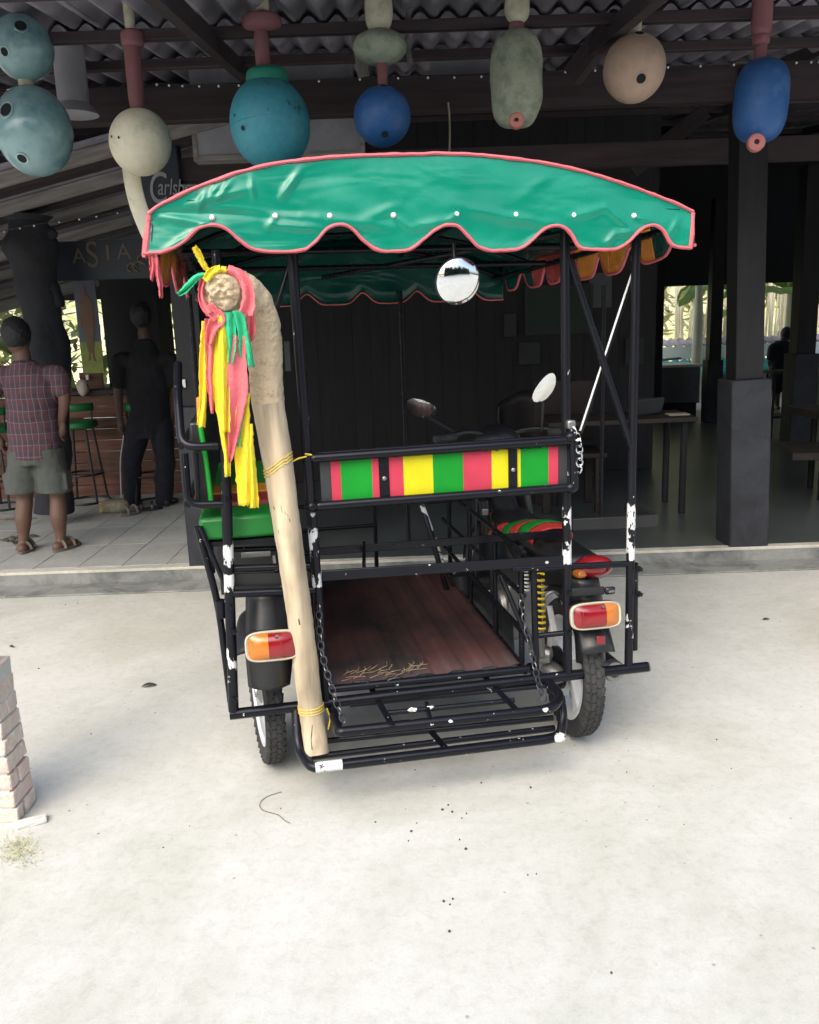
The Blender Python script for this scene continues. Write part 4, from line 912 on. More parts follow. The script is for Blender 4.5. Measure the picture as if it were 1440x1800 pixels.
# posts
L1b, L1m, L1t = V(411, 1250), V(397, 845), V(380, 440)
L2b, L2t = V(573, 1232), V(513, 440)
R1b, R1t = V(998, 1182), V(993, 400)
R2b, R2t = V(1105, 1175), V(1119, 410)
def wearmat(px, bands):      # black paint flaked to white in bands of height (y0, y1, amount)
    m = bpy.data.materials.new('flaking paint'); m.use_nodes = True; N = m.node_tree.nodes; L = m.node_tree.links; b = N['Principled BSDF']
    tc = N.new('ShaderNodeTexCoord'); sp_ = N.new('ShaderNodeSeparateXYZ'); L.new(tc.outputs['Object'], sp_.inputs[0])
    n = N.new('ShaderNodeTexNoise'); n.inputs['Scale'].default_value = 24; n.inputs['Detail'].default_value = 5; n.inputs['Roughness'].default_value = .6
    mp = N.new('ShaderNodeMapping'); mp.inputs['Scale'].default_value = (1, 1, .55); L.new(tc.outputs['Object'], mp.inputs[0]); L.new(mp.outputs[0], n.inputs['Vector'])
    acc = n.outputs['Fac']
    for (y0, y1, am) in bands:
        za, zb_ = V(px, y1).z, V(px, y0).z
        c_ = N.new('ShaderNodeMath'); c_.operation = 'SUBTRACT'; c_.inputs[1].default_value = (za+zb_)/2; L.new(sp_.outputs['Z'], c_.inputs[0])
        a_ = N.new('ShaderNodeMath'); a_.operation = 'ABSOLUTE'; L.new(c_.outputs[0], a_.inputs[0])
        r_ = N.new('ShaderNodeMapRange'); r_.inputs[1].default_value = (zb_-za)*.38; r_.inputs[2].default_value = (zb_-za)*.56; r_.inputs[3].default_value = am; r_.inputs[4].default_value = 0; L.new(a_.outputs[0], r_.inputs[0])
        s_ = N.new('ShaderNodeMath'); s_.operation = 'ADD'; L.new(acc, s_.inputs[0]); L.new(r_.outputs[0], s_.inputs[1]); acc = s_.outputs[0]
    cr = N.new('ShaderNodeValToRGB'); L.new(acc, cr.inputs[0]); cr.color_ramp.elements[0].position = .675; cr.color_ramp.elements[1].position = .69
    cr.color_ramp.elements[0].color = (*BLK, 1); cr.color_ramp.elements[1].color = (.66, .67, .66, 1); L.new(cr.outputs[0], b.inputs['Base Color']); b.inputs['Roughness'].default_value = .3; b.inputs['Specular IOR Level'].default_value = .25; return m
W1 = wearmat(408, [(930, 1000, .16), (1005, 1042, .19), (1130, 1215, .13)]); W2 = wearmat(552, [(920, 990, .13), (1003, 1034, .19)])
W3 = wearmat(996, [(885, 935, .14), (945, 994, .19)]); W4 = wearmat(1112, [(885, 950, .17), (948, 986, .23), (1075, 1135, .13)])
pipe('post', [L1b, L1m], .0175, W1); pipe('post', [L1m, L1t], .0145)
m = MB(); m.tube([V(397, 838), V(398, 880)], [.013, .019], 12); part('post_socket', m, M['black'])
pipe('post', [L2b, L2t], .0165, W2); pipe('post', [R1b, R1t], .0165, W3); pipe('post', [R2b, R2t], .0155, W4)
pipe('post_sleeve', [V(1116, 990, .01), V(1115, 1142, .01)], .013, M['blackw'])
# front posts and canopy frame
FY = 2.05
TB = 1.80
fp = [V(343, 640, FY-.3), V(708, 640, FY), V(1060, 640, FY)]
for q in fp: pipe('post', [(q.x, q.y, .35), (q.x, q.y, TB)], .013, M['black'])
ROOF_FRAME = True
# cross braces right bay + left bay
pipe('brace', [V(1001, 455, .0), V(1112, 792, .0)], .013, M['black'])
pipe('brace', [V(1117, 466, .03), V(1019, 762, .03)], .010, M['blackw'])
pipe('brace_glint', [V(1115, 468, .018), V(1020, 757, .018)], .0035, M['whitep'])  # thin white strip painted in for the light along the brace
pipe('brace', [V(508, 470, .03), V(420, 760, .03)], .009, M['black'])
# back rest rail with painted blocks
zt, zb = V(780, 792).z, V(780, 874).z
YR = -.036
rt0, rt1 = V(548, 806, YR), V(1008, 774, YR); rb0, rb1 = V(556, 890, YR), V(1000, 857, YR)
pipe('back_rail', [rt0+Vector((-.002, .03, 0)), rt0, rt1, rt1+Vector((0, .0, 0)), V(1010, 858, YR), rb1, rb0, rb0+Vector((-.002, .03, 0))], .0155, M['blackw'], .03)
pipe('back_rail', [V(560, 799, -.0), V(1003, 768, -.0)], .010, M['black'])
pipe('rail_end', [V(540, 800, YR), V(546, 892, YR)], .015, M['blackw'])
for q in (V(548, 890, YR), V(1003, 768, YR), V(1003, 857, YR)): m = MB(); m.ball(q, (.024, .024, .02)); part('weld_joint', m, M['black'])
a, b = V(562, 812, -.02), V(1003, 850, -.02)
pz0, pz1 = V(780, 876, -.02).z, V(780, 790, -.02).z
m = MB(); m.box(((a.x+b.x)/2, -.012, (pz0+pz1)/2), (b.x-a.x, .008, pz1-pz0)); part('backing_panel', m, mat('dark grey panel', (.035, .038, .04), .5))
blocks = [(583, 600, 'red'), (600, 655, 'green'), (655, 667, 'red'), (685, 710, 'red'), (710, 762, 'yellow'), (762, 815, 'green'), (815, 865, 'red'), (865, 894, 'yellow'), (910, 916, 'yellow'), (916, 965, 'green'), (965, 982, 'red')]
for (x0, x1, c_) in blocks:
    ym = 848-(x0-583)*.07; q0 = V(x0, ym, -.025); q1 = V(x1, ym-(x1-x0)*.07, -.025)
    zz0, zz1 = pz0+.017, pz1-.014; mb = MB(); n_ = 10
    e = [random.uniform(-.0025, .0025) for _ in range(n_+1)]
    mb.grid(lambda u, v: Vector((q0.x+(q1.x-q0.x)*u, -.0195-(.0008 if c_ == 'yellow' else 0), (zz0 if v == 0 else zz1)+(e[int(round(u*n_))] if v else e[-1-int(round(u*n_))])*1.2)), n_, 1); mb.build('painted_block', M[c_], TR, solid=.0035, smooth=False)
for (px, py) in ((675, 838), (901, 822)):
    q = V(px, py, -.02); m = MB(); m.box((q.x, -.022, (pz0+pz1)/2), (.03, .01, pz1-pz0-.01)); part('strap', m, M['black']); m = MB(); m.ball((q.x, -.03, (pz0+pz1)/2), (.008, .005, .008)); part('screw', m, M['steel'])
# low rear rails
def flatbar(name, a, b, h_, d_=.012, m_=None):
    a = Vector(a); b = Vector(b); dd = (b-a); L_ = dd.length; dd.normalize(); s_ = Vector((0, 0, 1)).cross(dd).normalized(); u_ = dd.cross(s_)
    mb = MB(); mb.box((a+b)/2, (L_, d_, h_), rot=Matrix((dd, s_, u_)).transposed()); return mb.build(name, m_ or M['blackw'], TR, bevel=.002)
flatbar('shelf_rail', V(566, 1012), V(998, 984), .036); flatbar('shelf_rail', VZ(556, 970, V(780, 998).z), VZ(985, 938, V(780, 998).z), .03)
flatbar('shelf_rail', VZ(640, 958, V(780, 998).z), VZ(640, 1004, V(780, 998).z)+Vector((0, .0, 0)), .03)
pipe('tie_bar', [V(900, 1000), V(1108, 991)], .012)
flatbar('side_rail_end', V(1005, 922, .12), V(1152, 914, .12), .045, .02, M['bplastic'])
flatbar('side_rail_end', V(1152, 914, .12), V(1152, 914, .12)+Vector((.0, .25, 0)), .045, .02, M['bplastic'])
# rear bumper tube, floor edge tubes
zr_ = V(405, 1255).z
pipe('bumper_tube', [V(404, 1256), V(700, 1221), V(1138, 1172)], .019, M['blackw'], round_=False)
m = MB(); m.lathe([(0, -.002), (.014, -.002), (.0185, .0), (.0185, .004)], V(1139, 1172), (1, 0, 0), 16); part('end_cap', m, M['steel'])
pipe('floor_edge_tube', [V(578, 1212), V(930, 1176)], .014)
FLZ = V(588, 1203).z-.012
# bolts on posts
for (x, y) in ((1122, 1000), (1122, 1044), (405, 1068), (411, 1110), (1000, 1042), (1000, 1112), (412, 1230)):
    q = V(x, y, -.018); m = MB(); m.lathe([(0, .016), (.008, .016), (.008, .006), (.012, .005), (.012, 0)], q, (.6 if x > 1100 else 0, -1, 0), 8); part('bolt', m, M['black'])
# side bay rails at the left, seat support
for (y0, y1, r_, Y_, x1) in ((967, 964, .010, .1, 500), (1000, 994, .013, .02, 560), (1044, 1037, .014, 0, 560)):
    pipe('bay_rail', [V(400, y0, Y_), V(x1, y1, Y_)], r_, M['blackw'])
flatbar('bay_plate', V(412, 1020, .03), V(552, 1015, .03), .045, .006, M['bplastic'])
flatbar('number_plate_blank', V(424, 976, .08), V(476, 973, .08), .02, .004, M['steel'])
m = MB(); m.tube([V(483, 978, .05), V(487, 1005, .02)], .012, 8); part('bracket', m, M['black'])
pipe('stay', [V(347, 925, .06), V(384, 1062, .04), V(408, 1250, .02)], .012, M['blackw'], .08)
pipe('stay', [V(352, 925, .04), V(396, 1030, .02)], .008, M['blackw'])
m = MB(); m.tube([V(388, 1055, .03), V(390, 1085, .03)], .019, 10); part('clamp', m, M['black'])
# arm rests, a hoop each
pipe('armrest', [V(313, 640, .3), V(313, 700, .12), V(319, 786, .0), V(384, 784, .0)], .014, M['blackw'], .05)
pipe('armrest', [V(324, 797, .02), V(331, 888, .0), V(392, 886, .0)], .013, M['blackw'], .04)
pipe('armrest', [V(345, 797, .02), V(349, 884, .01)], .007, M['blackw'])
pipe('armrest', [V(331, 886, .0), V(331, 886, .0)+Vector((0, 1.1, 0))], .012, M['black']); pipe('armrest', [V(319, 784, .0), V(319, 784, .0)+Vector((0, 1.1, 0))], .012, M['black'])
# left bench: cushions + backrest
cz1 = V(400, 907, .06).z; cz0 = V(400, 948, .06).z; cx0 = V(350, 925, .06).x; cx1 = V(520, 925, .06).x
def cushion(name, y0, y1, m_, z0=cz0, z1=cz1, x0=cx0, x1=cx1):
    mb = MB(); mb.box(((x0+x1)/2, (y0+y1)/2, (z0+z1)/2), (x1-x0, y1-y0, z1-z0)); return mb.build(name, m_, TR, bevel=.014)
cushion('seat_cushion', .05, .24, M['gvinyl'])
cushion('seat_cushion', .243, .42, M['maroon'], z1=cz1+.012); cushion('seat_cushion', .423, .60, M['orange'], z1=cz1+.014); cushion('seat_cushion', .603, 1.3, M['gvinyl'])
m = MB(); m.box(((cx0+cx1)/2, .65, cz0-.012), (cx1-cx0, 1.2, .016)); part('seat_board', m, M['black'])
m = MB(); p0, p1 = V(351, 742, .05), V(372, 884, .05)
for yy in (0, 1.15):
    pass
m.add([p0+Vector((-.035, 0, 0)), p0, p1, p1+Vector((-.05, 0, 0)), p0+Vector((-.035, 1.15, 0)), p0+Vector((0, 1.15, 0)), p1+Vector((0, 1.15, 0)), p1+Vector((-.05, 1.15, 0))], [(0, 1, 2, 3), (7, 6, 5, 4), (0, 4, 5, 1), (1, 5, 6, 2), (2, 6, 7, 3), (3, 7, 4, 0)])
part('side_backrest', m, M['bplastic'], bevel=.008)
pipe('backrest_piping', [p0+Vector((0, -.004, .01)), (p0+p1)/2+Vector((.003, -.004, 0)), p1+Vector((0, -.004, 0))], .0085, mat('bright green piping', (.01, .33, .03), .4))
pipe('cross_bar', [V(351, 742, .05), V(349, 700, .1)], .008, M['orange'])
# floor: ribbed sheet with lengthwise swages
f0, f1 = VZ(586, 1206, FLZ), VZ(912, 1170, FLZ)
fl_x0, fl_x1 = f0.x-.02, f1.x+.005
FLY = VZ(640, 1008, FLZ).y-.02
nr = 6
m = MB()
def ff(u, v):
    t_ = (u*nr) % 1.0; h_ = .007*max(0, min(1, (abs(t_-.5)-.22)*10)); return Vector((fl_x0+(fl_x1-fl_x0)*u, .02+FLY*v, FLZ+h_))
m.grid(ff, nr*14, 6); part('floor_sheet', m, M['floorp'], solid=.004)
pipe('floor_rail', [(fl_x1+.015, 0, FLZ-.015), (fl_x1+.015, 1.35, FLZ-.015)], .014, M['black']); pipe('floor_rail', [(fl_x0-.005, 0, FLZ-.015), (fl_x0-.005, 1.35, FLZ-.015)], .014, M['black'])
pipe('floor_rail', [(fl_x0, FLY+.03, FLZ-.01), (fl_x1, FLY+.03, FLZ-.01)], .014, M['black'])
# lattice between the cabin and the motorcycle
for z_ in (FLZ+.12, FLZ+.26, FLZ+.42): pipe('side_rail', [(fl_x1+.02, .03, z_), (fl_x1+.02, 1.35, z_)], .010, M['black'])
for y_ in (.06, .4, .8, 1.2): pipe('side_upright', [(fl_x1+.02, y_, FLZ-.01), (fl_x1+.02, y_, FLZ+.44)], .011, M['black'])
flatbar('side_plate', (fl_x1+.05, .25, FLZ+.02), (fl_x1+.05, 1.2, FLZ+.02), .12, .004, M['bplastic'])
pipe('brace', [V(880, 1010, .1), V(930, 1130, .0)], .009, M['black'])
# front end: cross rails and a front panel
for (z_, x0, x1) in ((FLZ+.12, fl_x0, .6), (FLZ+.24, fl_x0, .6), (FLZ+.36, fl_x0, 1.1)): pipe('front_rail', [(x0, FLY+.05, z_), (x1, FLY+.05, z_)], .010, M['black'])
pipe('front_upright', [(.6, FLY+.05, FLZ-.01), (.6, FLY+.05, FLZ+.40)], .011, M['black'])
m = MB(); m.box((.06, FLY+.1, FLZ+.08), (.5, .02, .3)); part('front_panel', m, M['bplastic'])
# wheel housing below the bench
m = MB(); m.box((.15, .85, FLZ+.12), (.1, .9, .3)); part('housing', m, M['bplastic'], bevel=.01)

# --- folding rear racks
RZ = zr_-.02
u0, u1, u2, u3 = VZ(577, 1222, RZ), VZ(607, 1286, RZ), VZ(972, 1247, RZ), VZ(930, 1172, RZ+.02)
pipe('fold_rack_frame', [u0, u1+Vector((-.02, 0, 0)), u1+Vector((.01, 0, 0)), u2, VZ(988, 1222, RZ), u3], .0175, M['blackw'], .055)
for (a_, b_) in (((615, 1239), (975, 1204)), ((652, 1219), (968, 1190))):
    pipe('rack_bar', [VZ(*a_, RZ), VZ(*b_, RZ)], .009)
pipe('rack_bar', [VZ(675, 1254, RZ), VZ(905, 1231, RZ)], .009)
flatbar('rack_strap', VZ(648, 1202, RZ+.012), VZ(690, 1276, RZ+.012), .006, .022); flatbar('rack_strap', VZ(843, 1180, RZ+.012), VZ(910, 1250, RZ+.012), .006, .022)
flatbar('rack_strap', VZ(750, 1240, RZ), VZ(757, 1268, RZ), .03, .012)
for (x, y, r_) in ((725, 1247, .015), (756, 1243, .011), (960, 1248, .012), (792, 1268, .009)):
    m = MB(); q0 = VZ(x, y, RZ+.012); m.ball((0, 0, 0), (r_, r_*.5, r_*.5), 14, 9); m.v = [tuple(q0+Vector(q)*(1+.7*noise.noise(Vector(q)*110+q0*9))) for q in m.v]; part('paint_blob', m, M['whitep'])
SZ = RZ-.13
s0, s1, s2, s3 = VZ(518, 1250, SZ+.12), VZ(538, 1349, SZ), VZ(990, 1296, SZ), VZ(984, 1222, SZ+.12)
pipe('step_frame', [V(521, 1245, -.0), VZ(524, 1318, SZ+.02), s1+Vector((.02, -.01, 0)), s1+Vector((.08, -.01, 0)), s2+Vector((-.05, 0, 0)), s2+Vector((.0, .02, 0)), VZ(990, 1262, SZ+.06), V(985, 1225, -.08)], .0175, M['blackw'], .05)
pipe('step_bar', [VZ(548, 1331, SZ), VZ(975, 1280, SZ)], .0115); pipe('step_bar', [VZ(560, 1304, SZ), VZ(972, 1262, SZ)], .0105)
flatbar('rack_strap', VZ(757, 1285, SZ+.008), VZ(784, 1316, SZ+.008), .006, .024)
e1 = s1+Vector((.03, -.01, 0)); e2 = s2+Vector((-.05, 0, 0)); dd = (e2-e1).normalized(); m = MB(); m.tube([e1, e1+dd*.09], .0181, 12); part('paint_wear', m, mat('worn white sleeve', (.62, .63, .62), .5, col2=BLK, mask=(.60, .62), scale=26, bump=.2, bscale=70))
m = MB(); m.ball(s2+Vector((-.015, .0, .001)), (.026, .019, .0178)); part('paint_wear', m, M['chip'])
# --- chains
def chain(pts, r=.0022, ll=.026, wd=.009, name='chain', m_=None):
    P = spline(pts, 14); L_ = [0]
    for i in range(1, len(P)): L_.append(L_[-1]+(P[i]-P[i-1]).length)
    tot = L_[-1]; n_ = max(2, int(tot/(ll*.74))); m = MB()
    for k in range(n_):
        s_ = tot*(k+.5)/n_; i = max(j for j in range(len(L_)) if L_[j] <= s_); i = min(i, len(P)-2)
        t_ = (s_-L_[i])/max(1e-6, L_[i+1]-L_[i]); c_ = P[i].lerp(P[i+1], t_); d_ = (P[i+1]-P[i]).normalized()
        s1_ = d_.cross(Vector((0, -1, .2))).normalized(); s2_ = d_.cross(s1_); side = s1_ if k % 2 else (s2_*.9+s1_*.42)
        ring = []
        for j in range(12):
            a = 2*math.pi*j/12; ring.append(c_+d_*math.cos(a)*ll/2+side*math.sin(a)*wd*(1 if abs(math.cos(a)) < .8 else .9))
        m.tube(ring, r, 5, closed=True)
    return part(name, m, m_ or M['steel'])
chain([V(560, 1062, -.02), VZ(572, 1120, .6)*0+V(565, 1140, -.07), V(585, 1215, -.13), u1+Vector((.0, .03, .02))], m_=M['dsteel'], ll=.032, wd=.010)
chain([V(915, 1045, -.02), V(927, 1110, -.04), V(943, 1185, -.09), u2+Vector((-.02, .03, .02))], m_=M['dsteel'], ll=.032, wd=.010)
chain([V(1006, 752, -.04), V(1016, 772, -.05), V(1019, 800, -.05), V(1018, 830, -.05)], r=.003, wd=.011, ll=.03, m_=M['chrome'])
m = MB(); m.box(V(1003, 746, -.03), (.03, .03, .03)); part('padlock', m, M['steel'], bevel=.006)

# --- wheels
def wheel(name, x, y, r_, wd, rot, spoke=True, parent=TR):
    w_ = bpy.data.objects.new(name, None); COL.objects.link(w_); w_.parent = parent; w_.location = (x, y, r_); w_.rotation_euler = (0, 0, rot); w_.empty_display_size = .1
    m = MB(); h = wd/2; ri = r_*.735
    prof = [(ri, -h*.62), (ri+.01, -h*.8), (r_*.86, -h*1.0), (r_*.94, -h*.93), (r_*.985, -h*.62), (r_-.006, -h*.3), (r_-.005, 0), (r_-.006, h*.3), (r_*.985, h*.62), (r_*.94, h*.93), (r_*.86, h), (ri+.01, h*.8), (ri, h*.62)]
    m.lathe(prof, (0, 0, 0), (1, 0, 0), 72, cap=False)
    nb_ = 46
    for k in range(nb_):
        for sgn_ in (-1, 1):
            a = 2*math.pi*(k+(.5 if sgn_ > 0 else 0))/nb_; rot_ = Matrix.Rotation(-a, 3, 'X') @ Matrix.Rotation(sgn_*.0, 3, 'Z')
            m.box(rot_ @ Vector((sgn_*h*.26, 0, r_-.006)), (h*.46, r_*.122, .0105), rot=rot_ @ Matrix.Rotation(sgn_*R(14), 3, 'Z'))
            m.box(rot_ @ Vector((sgn_*h*.72, .004, r_*.958)), (h*.36, r_*.105, .015), rot=rot_ @ Matrix.Rotation(sgn_*R(34), 3, 'Y') @ Matrix.Rotation(sgn_*R(-12), 3, 'Z'))
    m.build('tyre', M['rubber'], w_)
    m = MB(); m.lathe([(ri-.002, -h*.66), (ri+.006, -h*.8), (ri-.006, -h*.84), (ri-.022, -h*.6), (ri-.03, -h*.3), (ri-.03, h*.3), (ri-.022, h*.6), (ri-.006, h*.84), (ri+.006, h*.8), (ri-.002, h*.66)], (0, 0, 0), (1, 0, 0), 56, cap=False); m.build('rim', M['rim'], w_)
    if spoke:
        for k in range(5):
            a = 2*math.pi*k/5+.3; d_ = Vector((0, math.cos(a), math.sin(a))); s_ = Vector((0, -math.sin(a), math.cos(a))); mb = MB(); vs = []
            for (rr_, ww, tt) in ((.03, .030, .022), (ri*.55, .018, .017), (ri-.022, .034, .02)):
                for (sx, sy) in ((-1, -1), (1, -1), (1, 1), (-1, 1)): vs.append(d_*rr_+s_*ww*sy+Vector((tt*sx, 0, 0)))
            mb.add(vs, [(0, 1, 5, 4), (1, 2, 6, 5), (2, 3, 7, 6), (3, 0, 4, 7), (4, 5, 9, 8), (5, 6, 10, 9), (6, 7, 11, 10), (7, 4, 8, 11)]); mb.build('spoke', M['rim'], w_, bevel=.004)
    else:
        m = MB(); m.lathe([(0, -h*.35), (ri-.026, -h*.5)], (0, 0, 0), (1, 0, 0), 40, cap=False); m.build('disc', M['rim'], w_, solid=.004)
    m = MB(); m.lathe([(0, -h*1.1), (.02, -h*1.1), (.022, -h*.9), (.045, -h*.6), (.045, h*.6), (.022, h*.9), (.02, h*1.1), (0, h*1.1)], (0, 0, 0), (1, 0, 0), 22); m.build('hub', M['steel'], w_)
    return w_
WR = .272
wl0 = V(472, 1300, .25)
wheel('wheel', wl0.x, .30, WR, .070, R(7), spoke=False)
cR = atZ(1008, 1288, 0.0); cR = loc(cR)
WYr = cR.y+.03; wrx = cR.x
wheel('wheel', wrx, WYr, WR, .074, R(-1))
# left mudguard with lamp
def mudguard(x, yc, rot, r_, wd, a0, a1, m_):
    mb = MB(); cr, sr = math.cos(rot), math.sin(rot)
    def f(u, v):
        a = R(a0+(a1-a0)*v); k = (u-.5)*2; rr_ = r_-.028*abs(k)**2.4; lx = k*wd/2; ly = -math.cos(a)*rr_; lz = math.sin(a)*rr_
        return Vector((x+lx*cr-ly*sr, yc+lx*sr+ly*cr, WR+lz))
    mb.grid(f, 12, 18); return mb.build('mudguard', m_, TR, solid=.005)
mudguard(wl0.x-.008, .30, R(-6), .32, .135, 48, 125, M['bplastic'])
def px_w(px0, px1, py, Y): return abs(V(px1, py, Y).x-V(px0, py, Y).x)
c0 = V(476, 1193, -.045)
m = MB()
def flap(u, v):
    a = V(432+84*u, 1150+66*v-6*u, -.05+.03*math.cos((u-.5)*3)*-1); k = abs(u-.5)*2
    return Vector((a.x+(.012*v if u < .5 else -.012*v)*k, a.y+.04*k*k, a.z))
m.grid(flap, 10, 8); part('mud_flap', m, M['bplastic'], solid=.008)
m = MB(); m.grid(lambda u, v: (lambda q_: Vector((q_.x, q_.y+.05*(abs(u-.5)*2)**2.5+.05*(1-v), q_.z)))(V(433+78*u, 1052+70*v, .01)), 10, 6); part('guard_skirt', m, M['bplastic'], solid=.006)
# coil under the bay by the pole
def lamp(px, py, Y, w_, h_, amber_left, tilt=0.0):
    c = V(px, py, Y); e = bpy.data.objects.new('tail_lamp', None); COL.objects.link(e); e.parent = TR; e.location = c; e.rotation_euler = (R(-8), tilt, 0); e.empty_display_size = .05
    def rr(sx, sz, y, n_=36, ex=4.0):
        return [(math.copysign(abs(math.cos(a))**(2/ex), math.cos(a))*sx, y, math.copysign(abs(math.sin(a))**(2/ex), math.sin(a))*sz) for a in [2*math.pi*k/n_ for k in range(n_)]]
    def stack(name, rings, m_, cap=True):
        mb = MB(); n_ = len(rings[0]); vs = [p for r_ in rings for p in r_]
        fs = [(i*n_+k, i*n_+(k+1) % n_, (i+1)*n_+(k+1) % n_, (i+1)*n_+k) for i in range(len(rings)-1) for k in range(n_)]
        if cap: fs.append(tuple(range((len(rings)-1)*n_, len(rings)*n_)))
        mb.add(vs, [f[::-1] for f in fs]); return mb.build(name, m_, e)
    W2, H2 = w_/2, h_/2
    stack('housing', [rr(W2*.8, H2*.8, .05), rr(W2*1.02, H2*1.03, .03), rr(W2*1.03, H2*1.04, .004)], M['bplastic'], False)
    stack('bezel', [rr(W2*1.02, H2*1.03, .012), rr(W2*1.03, H2*1.05, -.006), rr(W2*.98, H2*.98, -.012), rr(W2*.91, H2*.88, -.008)], M['cream'], False)
    for (xa_, xb_, mm) in ((-1, -.16, M['ylens'] if amber_left else M['rlens']), (-.155, 1, M['rlens'])) if amber_left else ((-1, .36, M['rlens']), (.365, 1, M['ylens'])):
        mb = MB()
        def f(u, v):
            X = xa_+(xb_-xa_)*u; lim = (1-abs(X)**4.5)**(1/4.5) if abs(X) < 1 else 0; Z = (v-.5)*2*max(lim, .02)
            return Vector((X*W2*.92, -.008-.022*(1-abs(X)**3)*(1-abs(Z)**4)-.003*(math.sin(u*60)*0), Z*H2*.89))
        mb.grid(f, 18, 12); mb.build('lens', mm, e)
    m = MB(); m.box((0.18*W2, -.031, H2*.78), (.010, .008, .006)); m.build('screw', M['steel'], e)
    mb = MB(); mb.box((.34*W2 if amber_left else -.62*W2, -.0295, 0), (W2*.05, .003, H2*.9)); mb.build('lens_rib', M['rlens'], e)
    return e
lamp(479, 1135, -.075, px_w(432, 526, 1135, -.07), .098, True, R(0)); lamp(1047, 1082, -.05, px_w(1004, 1091, 1082, -.05), .094, False, R(0))
# --- motorcycle
bx = wrx; 
MOT = TR
def mot(name, mb, m_, **kw): return mb.build(name, m_, TR, **kw)
# tail: rear fender, plate, lamps
m = MB(); m.grid(lambda u, v: (lambda q_: Vector((q_.x, q_.y+.05*(abs(u-.5)*2)**2.2+.02*(1-v), q_.z)))(V(1006+58*u+4*v, 1022+42*v, .02)), 10, 5); mot('tail_fender', m, M['bplastic'], solid=.008)
m = MB(); m.grid(lambda u, v: (lambda q_: Vector((q_.x, q_.y+.035*(abs(u-.5)*2)**2.2, q_.z)))(V(1016+50*u+4*v, 1100+70*v-3*u, -.01)), 10, 5); mot('tail_fender', m, M['bplastic'], solid=.008)
mudguard(bx, WYr, 0, .33, .13, 30, 125, M['bplastic'])
q = V(1054, 1125, -.035); m = MB(); m.box((q.x, q.y-.012, q.z), (.034, .008, .040)); mot('reflector', m, M['rlens'], bevel=.003)
flatbar('plate_bracket', V(1000, 1042, .0), V(1062, 1038, .0), .03, .01, M['bplastic'])
q = V(1072, 1038, -.0); m = MB(); m.box((q.x, q.y, q.z), (.04, .02, .028)); mot('turn_lamp', m, M['bplastic'], bevel=.008); m = MB(); m.box((q.x+.002, q.y-.011, q.z), (.022, .004, .008)); mot('turn_lens', m, M['steel'])
# upper tail lamp
c = V(1043, 996, .08)
m = MB(); m.ball((0, 0, 0), (.078, .05, .042), 26, 14); o = mot('tail_light', m, M['rlens']); o.location = c
m = MB(); m.ball((0, 0, 0), (.084, .05, .038), 22, 10); o = mot('tail_light_housing', m, M['bplastic']); o.location = c+Vector((.006, .018, -.012))
m = MB(); m.ball((0, 0, 0), (.028, .03, .018), 12, 8); o = mot('turn_lens', m, M['ylens']); o.location = c+Vector((-.06, -.018, -.016))
# seat with diagonal stripes
seat_pts = [(.30, .80, .085), (.42, .80, .10), (.58, .795, .115), (.75, .785, .12), (.9, .79, .12), (1.03, .835, .11), (1.12, .86, .08)]
zs = V(1000, 915, .45).z
def seatsec(t_):
    k = t_*(len(seat_pts)-1); i = min(int(k), len(seat_pts)-2); f_ = k-i; return [seat_pts[i][j]*(1-f_)+seat_pts[i+1][j]*f_ for j in range(3)]
_f = V(890, 905, 1.1).z; _r = V(1010, 918, .45).z
seat_pts = [(.42, _r-.012, .085), (.55, _r-.005, .10), (.7, _r*.7+_f*.3-.01, .11), (.85, (_r+_f)/2-.015, .115), (.97, _f-.02, .115), (1.08, _f+.012, .105), (1.15, _f+.02, .08)]
shift = 0
for k in range(9):
    mb = MB(); t0, t1 = k/9, (k+1)/9
    def f(u, v):
        a = math.pi*(u*1.16-.08); skew = .10*(u-.5); t_ = min(1, max(0, t0+(t1-t0)*v+skew)); y_, z_, w__ = seatsec(t_)
        return Vector((bx+.0-math.cos(a)*w__*1.05, y_, z_+shift-.05+math.sin(a)*.05))
    mb.grid(f, 14, 4); mb.build('seat_stripe', [M['redv'], M['gvinyl']][k % 2] if k not in (2,) else M['redv'], TR, solid=.006)
m = MB(); m.box((bx, .6, zs-.10), (.17, .95, .08)); mot('seat_base', m, M['bplastic'], bevel=.03)
m = MB(); m.tube(spline([(bx, .12, zs-.14), (bx, .5, zs-.22), (bx, .85, zs-.2), (bx, 1.15, zs-.02), (bx, 1.28, zs+.12)], 5), .06, 12); mot('body_cover', m, M['bplastic'])
m = MB(); m.box((bx-.0, .85, .34), (.22, .30, .26)); m.lathe([(0, -.14), (.10, -.14), (.11, -.1), (.11, .1), (0, .14)], (bx, .82, .33), (1, 0, 0), 18); m.lathe([(.055, 0), (.06, .12), (.06, .2)], (bx, .95, .4), (0, 1, .1), 14); mot('engine', m, M['steel'], bevel=.01)
m = MB(); m.tube([(bx-.075, WYr, WR), (bx-.075, .75, WR+.03)], .020, 8); m.tube([(bx+.075, WYr, WR), (bx+.075, .75, WR+.03)], .020, 8); mot('swing_arm', m, M['steel'])
m = MB(); m.lathe([(.02, -.01), (.085, -.008), (.085, .008), (.02, .01)], (bx-.055, WYr, WR), (1, 0, 0), 30, cap=False); mot('sprocket', m, M['black'])
def coil(px, y0, y1, Y, r_, n_, th, m_, px1=None):
    a = V(px, y0, Y); b = V(px1 or px, y1, Y); mb = MB(); P = []
    for k in range(n_*12+1): t_ = k/(n_*12); an = 2*math.pi*k/12; P.append(a.lerp(b, t_)+Vector((math.cos(an)*r_, math.sin(an)*r_, 0)))
    mb.tube(P, th, 6); mb.build('coil_spring', m_, TR); mb = MB(); mb.tube([a, b], r_*.5, 8); mb.build('damper', M['bplastic'], TR)
